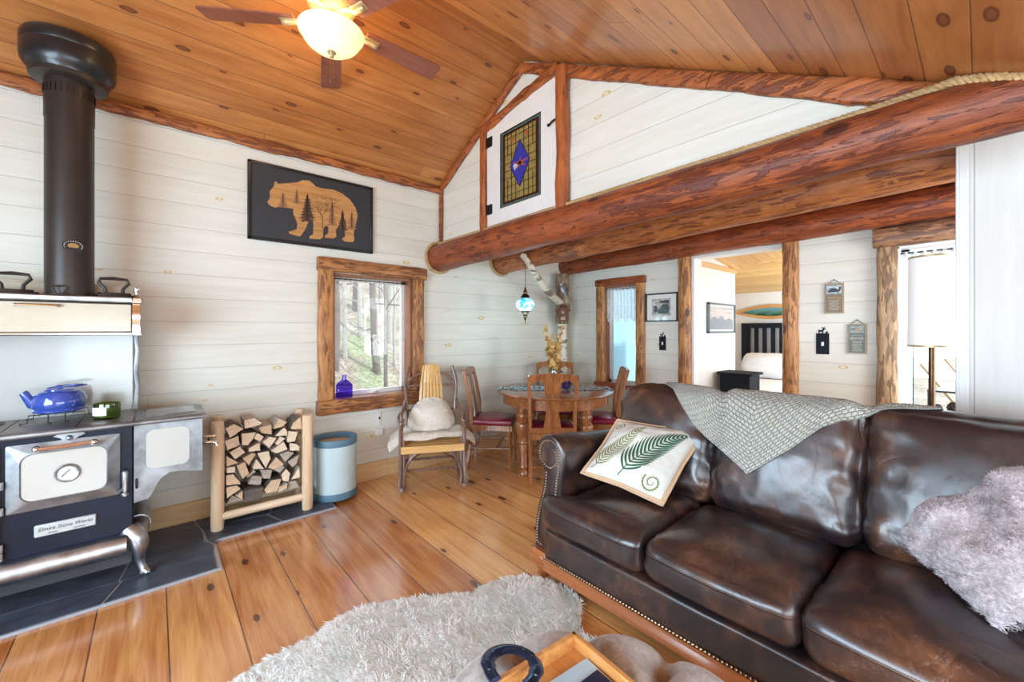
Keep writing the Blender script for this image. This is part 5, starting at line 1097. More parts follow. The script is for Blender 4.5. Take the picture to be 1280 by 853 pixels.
M['jay'] = plain('blue_grey_feathers', (.16, .26, .34), .6, var=.3); M['jayw'] = plain('white_feathers', (.6, .62, .62), .6)
t = thing('bird_figurine', 'small blue and white bird figurine perched high on the birch trunk', 'figurine', (3.80, 3.40, 1.80), face(-.7, -.71))
m = MB(); m.tube([(-.045, 0, -.07), (-.03, .005, -.02), (-.008, .01, .03), (.012, .01, .07), (.02, .01, .095)], [.006, .014, .026, .022, .016], 12); m.build('body', M['jay'], t)
m = MB(); m.tube([(-.012, .02, .0), (.006, .026, .03), (.016, .022, .065)], [.008, .017, .010], 10); m.ball((.022, .012, .105), .017, 10); m.build('white_breast', M['jayw'], t)
m = MB(); m.tube([(.032, .016, .105), (.052, .02, .10)], [.006, .001], 8); m.build('beak', M['black'], t)
hl = thing('pendant_lamp', 'turquoise mosaic glass pendant lamp hanging from the birch branch', 'pendant lamp', (2.80, 3.005, 1.60))
M['wire'] = plain('dark_cord', (.03, .022, .018), .6, bump=0); M['antique'] = plain('antique_bronze', (.12, .07, .04), .35, metal=1.0, var=.3, sc=40)
g = G('turquoise_mosaic'); v, o = g.xyz(); vo = g.n('ShaderNodeTexVoronoi', I_Vector=v, I_Scale=34.0); ve = g.n('ShaderNodeTexVoronoi', I_Vector=v, I_Scale=34.0, feature='DISTANCE_TO_EDGE')
bg_ = g.noise(v, 12, 2, .5, 1.2); cc = g.mix(g.ramp(bg_, [(.46, (0, 0, 0)), (.5, (1, 1, 1))]), g.mix(g.n('ShaderNodeSeparateColor', i0=vo.outputs['Color']).outputs[0], (.02, .28, .50), (.08, .62, .74)), (.60, .92, .95))
cc = g.mix(g.ma('LESS_THAN', ve.outputs['Distance'], .045), cc, (.10, .25, .30)); g.P(Base_Color=cc, Roughness=.15, Emission_Color=cc, Emission_Strength=.75); M['mosaic'] = g.m
m = MB(); m.lathe([(.035, .068), (.060, .055), (.085, .03), (.095, .0), (.085, -.03), (.06, -.055), (.035, -.068)], (0, 0, 0), 32); m.build('glass_globe', M['mosaic'], hl)
m = MB(); m.lathe([(.002, .175), (.008, .17), (.010, .15), (.020, .145), (.014, .13), (.022, .12), (.020, .105), (.034, .095), (.044, .078), (.050, .066), (.03, .066)], (0, 0, 0), 20)
m.lathe([(.03, -.066), (.046, -.066), (.040, -.078), (.028, -.09), (.020, -.105), (.024, -.118), (.012, -.132), (.010, -.15), (.004, -.16), (.006, -.175), (.001, -.20)], (0, 0, 0), 20); m.build('metal_cap', M['antique'], hl)
m = MB(); m.tube([(0, 0, .17), (.004, 0, .26), (-.002, .002, .34), (.0, 0, .41)], .003, 6); m.build('cord', M['wire'], hl)
pl = bpy.data.lights.new('pendant_bulb', 'POINT'); pl.energy = 3; pl.color = (.4, .85, 1); pl.shadow_soft_size = .09; po = bpy.data.objects.new('pendant_bulb', pl); COL.objects.link(po); po.location = (2.80, 3.005, 1.46)

# ============================================================ CEILING FAN
fn = thing('ceiling_fan', 'five blade ceiling fan with a glowing alabaster bowl light', 'ceiling fan', (.745, 2.383, 3.0))
M['blade'] = wood('rosewood_fan_blade', (.20, .060, .035), (.33, .115, .070), 'X', rough=.35, coat=.2); M['ivory'] = plain('antique_ivory_metal', (.55, .42, .22), .35, metal=.4, var=.15)
m = MB(); m.lathe([(.03, .0), (.05, .01), (.05, .04), (.095, .06), (.125, .085), (.13, .12), (.12, .16), (.085, .19), (.045, .205), (.03, .25), (.001, .25)], (0, 0, .06), 32); m.build('motor_housing', M['ivory'], fn)
m = MB(); m.tube([(0, 0, .28), (0, 0, .44)], .014, 12); m.lathe([(.02, .38), (.06, .40), (.075, .47), (.001, .472)], (0, 0, 0), 24); m.build('downrod', M['ivory'], fn)
for k in range(5):
    a = R(145 - 72 * k); Rz = Matrix.Rotation(a, 4, 'Z'); Tl = Rz @ Matrix.Translation((0, 0, .062)) @ Matrix.Rotation(R(-11), 4, 'X')
    m = MB(); m.M = Tl; P_ = [(.19, -.050), (.22, -.056), (.64, -.066), (.665, -.062), (.675, -.050), (.675, .055), (.665, .064), (.64, .066), (.22, .056), (.19, .050)]
    m.prism(P_, -.004, .004, 'xy'); bl = m.build('blade', M['blade'], fn)
    m = MB(); m.M = Rz; m.tube([(.09, 0, .10), (.14, 0, .085), (.19, 0, .05), (.245, 0, .047)], [.014, .013, .014, .017], 10); m.tube([(.245, 0, .046), (.262, 0, .046)], [.018, .013], 10); m.M = Tl; m.b2(.17, .27, -.025, .025, -.009, -.004, .002); m.build('blade_arm', M['ivory'], fn)
g = G('alabaster_glass'); v, o = g.xyz(); nz = g.noise(v, 8, 4, .6, .8); lw = g.n('ShaderNodeLayerWeight', I_Blend=.35)
g.P(Base_Color=(.9, .75, .45), Roughness=.25, Emission_Color=g.ramp(nz, [(.3, (1.0, .62, .22)), (.7, (1.0, .80, .42))]), Emission_Strength=.85); M['alabaster'] = g.m
m = MB(); m.lathe([(.165, .012), (.172, .006), (.170, -.002), (.155, -.020), (.150, -.034), (.135, -.055), (.105, -.078), (.06, -.096), (.015, -.103), (.001, -.103)], (0, 0, 0), 48); m.build('glass_bowl', M['alabaster'], fn)
m = MB(); m.lathe([(.022, -.101), (.024, -.106), (.014, -.112), (.010, -.118), (.013, -.124), (.009, -.132), (.001, -.136)], (0, 0, 0), 16); m.build('finial', M['ivory'], fn)
for x, y, l in ((.02, .0, .10), (-.005, .025, .13)):
    m = MB(); m.tube([(x * .4, y * .4, -.13), (x * .5, y * .5, -.13 - l)], .0012, 5); m.ball((x * .5, y * .5, -.135 - l), .004, 6); m.build('pull_chain', M['brass'], fn)
l = bpy.data.lights.new('fan_bulbs', 'POINT'); l.energy = 24; l.color = (1.0, .70, .36); l.shadow_soft_size = .10; lo = bpy.data.objects.new('fan_bulbs', l); COL.objects.link(lo); lo.location = (.745, 2.383, 3.045)
#l = bpy.data.lights.new('fan_bowl_glow', 'POINT'); l.energy = 8; l.color = (1.0, .78, .46); l.shadow_soft_size = .14; lo = bpy.data.objects.new('fan_bowl_glow', l); COL.objects.link(lo); lo.location = (.745, 2.383, 2.70)

# ============================================================ FLOOR LAMP
t = thing('floor_lamp', 'floor lamp with tall white drum shade in front of the porch window', 'floor lamp', (2.985, .165, 0))
g = G('white_linen_shade'); v, o = g.xyz(); nz = g.noise(v, 120, 2); g.P(Base_Color=(.88, .88, .86), Roughness=.9, Emission_Color=(1, .98, .95), Emission_Strength=.12); M['shade'] = g.m
m = MB(); m.lathe([(.091, 1.262), (.087, 1.722)], (0, 0, 0), 44); m.f = m.f[:44]; m.m = m.m[:44]; m.build('shade', M['shade'], t)
m = MB(); m.lathe([(.092, 1.260), (.0925, 1.270), (.0895, 1.270), (.0895, 1.260), (.092, 1.26)], (0, 0, 0), 44); m.lathe([(.0885, 1.714), (.0882, 1.724), (.085, 1.724), (.085, 1.714), (.0885, 1.714)], (0, 0, 0), 44); m.build('shade_rim', M['ivory'], t)
m = MB(); m.tube([(0, 0, .02), (0, 0, 1.70)], .013, 12); m.build('pole', M['antique'], t); m = MB(); m.lathe([(.001, 0), (.13, 0), (.13, .012), (.03, .028), (.001, .03)], (0, 0, 0), 32); m.build('base', M['antique'], t)
# ============================================================ SOFA
g = G('brown_leather'); v, o = g.xyz(); n1 = g.noise(v, 3.2, 4, .6, .8); n2 = g.noise(v, 11, 5, .65); ng = g.n('ShaderNodeTexVoronoi', I_Vector=v, I_Scale=330.0).outputs['Distance']
s1 = g.n('ShaderNodeTexVoronoi', I_Vector=g.map(g.noise(v, 2.0, 3), (1, 1, 1)), I_Scale=1.0)
wv = g.n('ShaderNodeTexNoise', I_Vector=g.map(v, (1, 1, 1)), I_Scale=9.0, I_Detail=6.0, I_Roughness=.7, I_Distortion=1.6).outputs[0]
scr = g.ramp(g.ma('ABSOLUTE', g.ma('SUBTRACT', wv, .5)), [(0, (1, 1, 1)), (.006, (0, 0, 0))])
scr = g.ma('MULTIPLY', scr, g.ramp(n1, [(.52, (0, 0, 0)), (.62, (1, 1, 1))]))
col = g.ramp(g.ma('ADD', g.ma('MULTIPLY', n1, .65), g.ma('MULTIPLY', n2, .35)), [(.34, (.009, .007, .010)), (.48, (.022, .012, .013)), (.58, (.072, .030, .018)), (.70, (.17, .070, .030))])
col = g.mix(g.ma('MULTIPLY', scr, .55), col, (.34, .26, .22))
g.P(Base_Color=col, Roughness=g.ma('ADD', .30, g.ma('MULTIPLY', n2, .16)), Coat_Weight=.6, Coat_Roughness=.24, Specular_IOR_Level=.7)
rdg = g.ma('POWER', g.ma('SUBTRACT', 1.0, g.ma('MULTIPLY', g.ma('ABSOLUTE', g.ma('SUBTRACT', g.noise(g.map(v, (1, 1, .55)), 7.0, 3, .5, .9), .5)), 2.0)), 9.0)
rdg = g.ma('MULTIPLY', rdg, g.ramp(g.noise(v, 2.6, 2), [(.46, (0, 0, 0)), (.62, (1, 1, 1))]))
g.bump(g.ma('ADD', g.ma('MULTIPLY', rdg, -.9), g.ma('ADD', g.ma('MULTIPLY', ng, .06), g.ma('ADD', g.ma('MULTIPLY', n2, .35), g.ma('MULTIPLY', scr, -.08)))), .40, .008); M['leather'] = g.m
M['stitch'] = plain('tan_stitching', (.22, .13, .08), .6, bump=0); M['nail'] = plain('antique_brass_nail', (.52, .42, .30), .3, metal=1.0, var=.15, bump=0)
M['sofawood'] = wood('cherry_sofa_rail', (.26, .075, .025), (.46, .16, .05), 'Y', rough=.25, coat=.5)
sf = thing('sofa', 'large dark brown leather three seat sofa with nailhead trim and cherry rail', 'sofa', (2.0, .65, 0))
FX = 1.552
def mapx(mb, fn, k0=0):
    for i in range(k0, len(mb.v)): mb.v[i] = tuple(fn(Vector(mb.v[i])))
def wrinkle(p, seed, amp, fr=(7, 7, 7)):
    q = Vector((p.x * fr[0], p.y * fr[1], p.z * fr[2])) + Vector((seed * 3.1, seed, 0)); a = noise.noise(q); b = noise.noise(q * 2.3)
    return ((1 - abs(a)) ** 5 + .5 * (1 - abs(b)) ** 5) * amp
SB = [(.951, 1.566), (.384, .951), (-.33, .384)]
off = Vector(sf.location)
for i, (ya, yb_) in enumerate(SB):
    m = MB(); cx = (FX + 2.17) / 2; puff(m, (cx, (ya+yb_)/2, .372), (2.17 - FX, yb_ - ya - .006, .175), .052, (.022, .0, .045), 22, .010, 3.2, i + 2)
    if i == 0:
        def f0(p):
            q = min(1, max(0, (p.x - 1.615) / .06)); q = q * q * (3 - 2*q); ym = 1.566 * (1 - q) + 1.452 * q
            return Vector((p.x, .951 + (p.y - .951) * (ym - .951) / .615, p.z))
        mapx(m, f0)
    def wr(p):
        d = Vector((p.x - cx, (p.y - (ya+yb_)/2) * .8, (p.z - .37) * 3)).normalized(); ed = max(0, 1 - min(p.y - ya, yb_ - p.y) / .13); fe = max(0, 1 - (p.x - FX) / .12)
        return p + d * (wrinkle(p, i, .010 * (ed * .6 + .25), (5, 12, 5)) - .003)
    mapx(m, wr); mapx(m, lambda p: p - off); c_ = m.build('seat_cushion', M['leather'], sf, smooth=60)
    m = MB(); st_ = []
    k = 60
    for j in range(k): # stitched seam along the front crown
        y = ya + .03 + (yb_ - ya - .06) * j / (k - 1)
        if j % 2 == 0: st_.append((y, ya + .03 + (yb_ - ya - .06) * (j + .9) / (k - 1)))
    from mathutils.bvhtree import BVHTree
    bv = BVHTree.FromPolygons([v_.co for v_ in c_.data.vertices], [p_.vertices[:] for p_ in c_.data.polygons])
    def hit(x, y, z, d): 
        h = bv.ray_cast(Vector((x, y, z)) - off, Vector(d)); return h[0]
    pa = [hit(1.3, y + 0, .405, (1, 0, 0)) for y in [ya + .02 + (yb_ - ya - .04) * j / 50 for j in range(51)]]
    pa = [p + Vector((-.0012, 0, 0)) for p in pa if p]
    m.tube(pa, .0032, 6); m.build('welt', M['leather'], c_)
    m = MB()
    for j in range(len(pa) - 1):
        for q0, q1 in ((.0, .32), (.5, .82)):
            a = pa[j].lerp(pa[j+1], q0) + Vector((-.001, 0, .009)); b = pa[j].lerp(pa[j+1], q1) + Vector((-.001, 0, .009)); m.bar(a, b, .0016, .0016)
    m.build('stitching', M['stitch'], c_)
# front apron, wooden rail
m = Wd(sf); puff(m, ((FX + .012 + 2.30) / 2, .48, .205), (2.30 - FX - .012, 2.115, .155), .02, (.004, 0, 0), 20, .003, 4); m.build('front_apron', M['leather'], sf, smooth=60)
m = Wd(sf); m.prism([(FX + .004, .066), (FX - .006, .078), (FX - .004, .10), (FX + .006, .112), (FX + .008, .128), (FX + .10, .128), (FX + .10, .062), (FX + .02, .060)], -.53, 1.525, 'xz'); m.build('wooden_rail', M['sofawood'], sf)
m = Wd(sf)
yy = 1.52
while yy > -.52: m.ball((FX + .006, yy, .139), .0058, 7, n=4, sz=1); yy -= .0155
tag(m.build('nailhead_trim', M['nail'], sf), kind='stuff')
# arms
def armprof(x, n=22):
    dz = -.105 * max(0, x - 1.62)
    P_ = [(1.458, .20), (1.452, .40), (1.446, .52), (1.436, .60), (1.424, .67 + dz)]
    c = (1.522, .680 + dz); r = .101
    for k in range(15): a = R(168 - 18 * k * .98); P_.append((c[0] + r * cos(a), c[1] + r * sin(a)))
    P_ += [(1.562, .575 + dz), (1.575, .49), (1.612, .38), (1.640, .26), (1.640, .13), (1.46, .13)]
    return P_
def arm(mirror=None, name='arm'):
    P0 = armprof(1.62); n = len(P0); xs = [1.600, 1.606, 1.62] + [1.62 + .72 * k / 18 for k in range(1, 19)]; vs = []
    for j, x in enumerate(xs):
        P_ = armprof(x); cy_ = sum(p[0] for p in P_) / n; cz_ = sum(p[1] for p in P_) / n; s_ = (.93, .975, 1)[min(j, 2)]
        for (y, z) in P_:
            w_ = .006 * noise.noise(Vector((x * 7, y * 9, z * 7)))
            y2, z2 = cy_ + (y - cy_) * s_ + w_, cz_ + (z - cz_) * (1 - (1 - s_) * .35) + w_
            if mirror is not None: y2 = mirror - y2
            vs.append((x, y2, z2))
    m = Wd(sf); m.add(vs, [(j*n+i, j*n+(i+1) % n, (j+1)*n+(i+1) % n, (j+1)*n+i) for j in range(len(xs) - 1) for i in range(n)] + [tuple(range(n)), tuple(reversed(range((len(xs)-1)*n, len(xs)*n)))])
    return m.build(name, M['leather'], sf, smooth=55)
arm(); arm(1.376 - .26)
m = Wd(sf)   # nailheads following the scroll of the arm front
path = [Vector((1.482, .46)), Vector((1.474, .54)), Vector((1.458, .62))] + [Vector((1.522 + .074 * cos(R(165 - 20 * k)), .680 + .074 * sin(R(165 - 20 * k)))) for k in range(14)] + [Vector((1.522 + (.074 - .008 * k) * cos(R(-115 - 24 * k)), .680 + (.074 - .008 * k) * sin(R(-115 - 24 * k)))) for k in range(1, 5)]
path2 = [Vector((1.546, .575)), Vector((1.556, .49)), Vector((1.592, .38)), Vector((1.618, .27)), Vector((1.620, .18)), Vector((1.56, .165))]
def nails(mb, P_, x=1.597, st_=.0155, r=.0052):
    d = 0
    for a, b in zip(P_, P_[1:]):
        L = (b - a).length
        while d < L: q = a.lerp(b, d / L); mb.ball((x, q.x, q.y), r, 7, n=4); d += st_
        d -= L
nails(m, path); nails(m, path2); tag(m.build('nailhead_trim', M['nail'], sf), kind='stuff')
m = Wd(sf); m.b2(1.568, 1.66, 1.53, 1.648, .062, .150, .006); m.b2(1.562, 1.664, 1.537, 1.642, .075, .135, .012); m.build('corner_block', M['sofawood'], sf)
for x, y in ((1.612, 1.585), (2.42, 1.50), (2.42, -.45)):
    m = Wd(sf); m.lathe([(.026, 0), (.032, .012), (.028, .03), (.036, .045), (.040, .066), (.001, .066)], (x, y, 0), 16); m.build('foot', M['sofawood'], sf)
# back frame and cushions
m = Wd(sf)
puff(m, (2.43, .52, .50), (.16, 2.14, .78), .07, (.0, 0, 0), 16, .005, 3); m.build('back_frame', M['leather'], sf, smooth=60)
BB = [(.905, 1.505), (.312, .905), (-.42, .312)]; backs = []
for i, (ya, yb_) in enumerate(BB):
    m = MB(); lean = Matrix.Rotation(R(17), 4, 'Y'); zc = (.718, .722, .73)[i]
    puff(m, (0, 0, 0), (.235, yb_ - ya + .012, .585), .075, (.060, 0, .012), 34, .007, 3.0, i + 7)
    def wr(p):
        h = .29; w_ = (yb_ - ya) / 2; ey = max(0, abs(p.y) / w_ - .55) / .45; ez = max(0, abs(p.z) / h - .60) / .4; d = Vector((-1 if p.x < 0 else 1, 0, 0))
        a = wrinkle(Vector((p.y, p.z, 0)), i + 3, .016 * min(1, ey * .9 + ez * .7) + .003, (11, 6, 1)) + .009 * ey * sin(p.z * 46 + 3 * noise.noise(p * 5) + i * 2) * (.5 + noise.noise(p * 6 + Vector((i, 0, 0))))
        # the outer top corner is rounder
        if i == 0: 
            cy_ = max(0, p.y - (w_ - .17)) / .17; czz = max(0, p.z - (h - .17)) / .17; L = sqrt(cy_*cy_ + czz*czz)
            if L > 1 and cy_ > 0 and czz > 0: p = Vector((p.x, (w_ - .17) + cy_ / L * .17, (h - .17) + czz / L * .17))
        return p + d * a
    mapx(m, wr); mapx(m, lambda p: lean @ p + Vector((2.275, (ya+yb_)/2, zc)) - off); c_ = m.build('back_cushion', M['leather'], sf, smooth=60); backs.append(c_)
    for e in ():
        w_ = (yb_ - ya) / 2 - .018; P_ = [lean @ Vector((-.112 - .0, e * w_, -.26 + .50 * k / 20)) + Vector((2.275, (ya+yb_)/2, zc)) - off for k in range(21)]
        m = MB(); m.tube(P_, .0045, 6); m.build('piping', M['leather'], c_)

# ---- knitted throw over the back
M['knit'] = G('sage_knit'); g = M['knit']; uvn = g.n('ShaderNodeTexCoord').outputs['UV']; mp = g.map(uvn, (1.13, .55, 1))
bt_ = g.n('ShaderNodeTexBrick', I_Vector=mp, I_Color1=(.74, .76, .68, 1), I_Color2=(.66, .68, .60, 1), I_Mortar=(.38, .40, .34, 1), I_Scale=40.0, I_Mortar_Size=.13, I_Mortar_Smooth=1.0, I_Brick_Width=.80, I_Row_Height=.62)
wv = g.n('ShaderNodeTexWave', I_Vector=mp, I_Scale=46.0, I_Distortion=.5); v, o = g.xyz(); fz = g.noise(v, 160, 2)
g.P(Base_Color=g.mix(g.ma('MULTIPLY', fz, .35), bt_.outputs[0], (.45, .47, .40)), Roughness=.95, Sheen_Weight=.3)
g.bump(g.ma('ADD', g.ma('SUBTRACT', 1.0, bt_.outputs[1]), g.ma('MULTIPLY', wv.outputs['Fac'], .35)), 1.0, .012); M['knit'] = g.m
bvs = [BVHTree.FromPolygons([v_.co for v_ in c.data.vertices], [p_.vertices[:] for p_ in c.data.polygons]) for c in backs + [o_ for o_ in sf.children if o_.name.startswith('back_frame')]]
AX, AZ = 2.32, .66
def rad(y, th):
    d = Vector((cos(R(th)), 0, sin(R(th)))); best = .1; o_ = Vector((AX, y, AZ)) + d * 1.2 - off
    for b in bvs:
        h = b.ray_cast(o_, -d)
        if h[0] is not None: best = max(best, 1.2 - h[3])
    return best
ths = list(range(20, 206, 3)); ysn = 66; Y0, Y1 = 1.23, .10
tab = [[rad(Y0 + (Y1 - Y0) * i / ysn, th) for th in ths] for i in range(ysn + 1)]
for _ in range(2): tab = [[max(tab[i][j], sum(tab[min(max(i+a, 0), ysn)][min(max(j+b, 0), len(ths)-1)] for a in (-2, -1, 0, 1, 2) for b in (-1, 0, 1)) / 15) for j in range(len(ths))] for i in range(ysn + 1)]
def surf(y, th, lift=.010):
    fi = (y - Y0) / (Y1 - Y0) * ysn; fj = (th - 20) / 3; i = min(max(int(fi), 0), ysn - 1); j = min(max(int(fj), 0), len(ths) - 2); a, b = fi - i, fj - j
    r = tab[i][j]*(1-a)*(1-b) + tab[i+1][j]*a*(1-b) + tab[i][j+1]*(1-a)*b + tab[i+1][j+1]*a*b + lift
    return Vector((AX + r * cos(R(th)), y, AZ + r * sin(R(th))))
def frontth(y):
    K = [(1.23, 96), (1.16, 104), (.98, 136), (.86, 154), (.715, 176), (.60, 152), (.45, 120), (.33, 106), (.20, 99), (.10, 95)]
    for (a, ta), (b, tb_) in zip(K, K[1:]):
        if y <= a and y >= b: q = (a - y) / (a - b); return ta + (tb_ - ta) * q
    return 97
def thr(u, v_, lift):
    y = Y0 + (Y1 - Y0) * u; th = 40 + (frontth(y) - 40) * v_; p = surf(y, th, lift + .0035 * noise.noise(Vector((u * 16, v_ * 9, 0))) + .004)
    return p - Vector((2.4, .65, 1.0))
tw = thing('throw_blanket', 'sage green knitted throw draped over the back of the sofa', 'blanket', (2.4, .65, 1.0))
m = MB(); m.grid(130, 70, lambda u, v_: thr(u, v_, .009 + .0016 * sin(v_ * 150) * sin(u * 220)), uv=True); m.grid(130, 8, lambda u, v_: thr(u, v_, .002), uv=True)
m.grid(130, 1, lambda u, v_: thr(u, 1.0, .002 + .007 * v_), uv=True)
m.build('knit', M['knit'], tw, recalc=False, smooth=80)

# ---- fern print pillow
M['canvas'] = plain('natural_white_linen', (.63, .625, .575), .85, var=.04, sc=120, bump=.1); M['tanedge'] = plain('tan_piping', (.55, .38, .24), .8, var=.06, sc=60); M['fern1'] = plain('deep_green_print', (.02, .095, .045), .8, var=.3, sc=40, bump=0); M['fern2'] = plain('olive_print', (.17, .20, .045), .8, var=.3, sc=40, bump=0)
def pillow(corn, T_, u, v_, side, flange=.0):
    BL, BR, TL, TR = corn; p = BL.lerp(BR, u).lerp(TL.lerp(TR, u), v_); n_ = (BR - BL).cross(TL - BL).normalized()
    a = max(0, (1 - abs(2*u - 1) / (1 - flange))) if flange else 1 - abs(2*u - 1); b = max(0, (1 - abs(2*v_ - 1) / (1 - flange))) if flange else 1 - abs(2*v_ - 1)
    t_ = (min(1, a * 1.9) ** .55) * (min(1, b * 1.9) ** .55); c = p - (BL + TR) / 2
    pin = .05 * (1 - abs(2*u-1)) * (abs(2*v_-1) ** 3) + .05 * (1 - abs(2*v_-1)) * (abs(2*u-1) ** 3)
    wr = .010 * noise.noise(Vector((u * 5, v_ * 5, side))) * t_ + .004 * noise.noise(Vector((u * 16, v_ * 16, side)))
    return p - c * pin + n_ * (side * (T_ * t_ + .003) + wr)
co = [Vector(q) for q in ((1.715, 1.405, .585), (1.835, 1.005, .505), (2.005, 1.375, .83), (2.215, .965, .805))]
ctr = Vector((1.9, 1.2, .49)); n_ = (co[1] - co[0]).cross(co[2] - co[0]).normalized(); SD = 1 if n_.dot(Vector((-1, -1, 1))) > 0 else -1
fpw = thing('throw_pillow', 'white throw pillow with green fern print and tan edge against the sofa arm', 'pillow', ctr)
m = MB(); m.grid(40, 40, lambda u, v_: pillow(co, .065, u, v_, 1, .05) - ctr); m.grid(40, 40, lambda u, v_: pillow(co, .065, u, v_, -1, .05) - ctr); m.build('cover', M['canvas'], fpw, smooth=70)
m = MB(); ed = [pillow(co, .065, u, v_, 0, .05) - ctr for u, v_ in [(i / 30, 0) for i in range(30)] + [(1, i / 30) for i in range(30)] + [(1 - i / 30, 1) for i in range(30)] + [(0, 1 - i / 30) for i in range(30)]]; m.tube(ed, .006, 8, closed=True)
def strip(mb, P_, W_, lift=.0012):
    vs = []; n = len(P_)
    for i, (u, v_) in enumerate(P_):
        a = P_[max(i-1, 0)]; b = P_[min(i+1, n-1)]; dx, dy = b[0]-a[0], b[1]-a[1]; L = sqrt(dx*dx + dy*dy) or 1; nx, ny = -dy / L, dx / L; w_ = W_(i / (n-1))
        for s in (-1, 1):
            uu = min(max(u + nx * w_ * s, .0), 1); vv = min(max(v_ + ny * w_ * s, .0), 1); nn = n_ * SD * lift; vs.append(pillow(co, .065, uu, vv, SD, .05) + nn - ctr)
    mb.add(vs, [(2*i, 2*i+1, 2*i+3, 2*i+2) for i in range(n-1)])
for e in ([(i / 30, .022) for i in range(31)], [(i / 30, .978) for i in range(31)], [(.022, i / 30) for i in range(31)], [(.978, i / 30) for i in range(31)]): strip(m, e, lambda q: .016, .0010)
m.build('tan_border', M['tanedge'], fpw)
def fern(name, mat_, base, tip, bend, L, n, seed):
    random.seed(seed); m = MB(); bx, by = base; tx, ty = tip; mx, my = (bx+tx)/2 + bend[0], (by+ty)/2 + bend[1]
    cur = lambda q: ((1-q)**2*bx + 2*q*(1-q)*mx + q*q*tx, (1-q)**2*by + 2*q*(1-q)*my + q*q*ty)
    strip(m, [cur(i / 24) for i in range(25)], lambda q: .006 * (1 - q * .7))
    for i in range(n):
        q = .10 + .88 * i / n; x, y = cur(q); x2, y2 = cur(min(q + .03, 1)); a = atan2(y2 - y, x2 - x); l = L * (sin(pi * min(1, q * .8 + .22)) ** .7) * (1.02 - q * .6)
        for s in (-1, 1):
            aa = a + s * R(62 - 12 * q); P_ = []
            for k in range(7):
                t_ = k / 6; P_.append((x + cos(aa - s * t_ * .35) * l * t_, y + sin(aa - s * t_ * .35) * l * t_))
            strip(m, P_, lambda t_: (.0095 * L / .28 + .001) * sin(pi * min(.97, .18 + t_ * .82)) ** .7)
    return m.build(name, mat_, fpw)
fern('fern_print', M['fern1'], (.42, .10), (.90, .88), (-.10, .10), .33, 17, 1)
fern('fern_print', M['fern2'], (.08, .10), (.40, .92), (.03, -.03), .21, 17, 2)
m = MB(); strip(m, [(.80 + (.10 - .09 * q) * cos(q * 11 + 2.6), .155 + (.10 - .09 * q) * sin(q * 11 + 2.6)) for q in [i / 50 for i in range(51)]], lambda q: .008 * (1 - q * .6))
m.build('fiddlehead_print', M['fern2'], fpw); m = MB()
for i in range(22):
    q = i / 30; a = q * 11 + 2.6; r0 = .10 - .09 * q; strip(m, [(.80 + (r0 + .022 * k / 3) * cos(a + .1 * k), .155 + (r0 + .022 * k / 3) * sin(a + .1 * k)) for k in range(4)], lambda t_: .0045 * (1 - t_))
strip(m, [(.10 + (.05 - .045 * q) * cos(q * 10), .84 + (.08 - .07 * q) * sin(q * 10)) for q in [i / 30 for i in range(31)]], lambda q: .006)
m.build('curl_print', M['fern2'], fpw)
# ---- faux fur pillow
M['mauvefur'] = furmat('mauve_grey_faux_fur', (.40, .34, .36), (.84, .78, .81))
cf = [Vector(q) for q in ((2.13, .225, .555), (1.80, -.035, .50), (2.27, -.08, .905), (1.98, -.42, .86))]
c2 = Vector((2.05, -.05, .50)); n2_ = (cf[1] - cf[0]).cross(cf[2] - cf[0]).normalized(); S2 = 1 if n2_.dot(Vector((-1, 0, 1))) > 0 else -1
ff = thing('fur_pillow', 'rumpled mauve grey faux fur pillow on the right seat of the sofa', 'pillow', c2)
def fpt(u, v_, s): return pillow(cf, .085, u, v_, s) + n2_ * s * (.030 * noise.noise(Vector((u * 3.2, v_ * 3.2, 4))) + .012 * sin(u * 9 + v_ * 16) * (1 - abs(2*u-1)))
m = MB(); m.grid(44, 44, lambda u, v_: fpt(u, v_, 1) - c2); m.grid(44, 44, lambda u, v_: fpt(u, v_, -1) - c2); pts = []; random.seed(6)
for i in range(52000):
    u, v_ = random.random(), random.random(); s = S2 if random.random() < .8 else -S2; e = .006; p = fpt(u, v_, s); nn = (fpt(min(u + e, 1), v_, s) - fpt(max(u - e, 0), v_, s)).cross(fpt(u, min(v_ + e, 1), s) - fpt(u, max(v_ - e, 0), s)).normalized() * s
    pts.append((p - c2, nn))
fur(m, pts, .022, .0014, .75, 5, .5); m.build('fur_cover', M['mauvefur'], ff, recalc=False)

# ============================================================ SHEEPSKIN RUG
RP_ = [(-.15, 1.55), (.0, 1.74), (.15, 1.84), (.35, 1.90), (.50, 1.895), (.60, 1.95), (.72, 1.955), (.85, 1.90), (.98, 1.84), (1.10, 1.76), (1.21, 1.69), (1.30, 1.695), (1.40, 1.68), (1.50, 1.61), (1.56, 1.52), (1.60, 1.40), (1.57, 1.28), (1.48, 1.22), (1.40, 1.15), (1.44, 1.07), (1.52, .99), (1.53, .88), (1.48, .72), (1.40, .55), (1.30, .42), (1.1, .30), (.8, .28), (.5, .40), (.2, .60), (-.1, .9), (-.22, 1.25)]
def inside(x, y, P_):
    c = False; j = len(P_) - 1
    for i in range(len(P_)):
        xi, yi = P_[i]; xj, yj = P_[j]
        if (yi > y) != (yj > y) and x < (xj - xi) * (y - yi) / (yj - yi) + xi: c = not c
        j = i
    return c
def edged(x, y, P_):
    b = 9; bd = (0, 0)
    for i in range(len(P_)):
        x0, y0 = P_[i]; x1, y1 = P_[(i+1) % len(P_)]; dx, dy = x1-x0, y1-y0; t_ = max(0, min(1, ((x-x0)*dx + (y-y0)*dy) / (dx*dx + dy*dy))); ex, ey = x0 + dx*t_ - x, y0 + dy*t_ - y; d = sqrt(ex*ex + ey*ey)
        if d < b: b = d; bd = (ex / (d + 1e-6), ey / (d + 1e-6))
    return b, bd
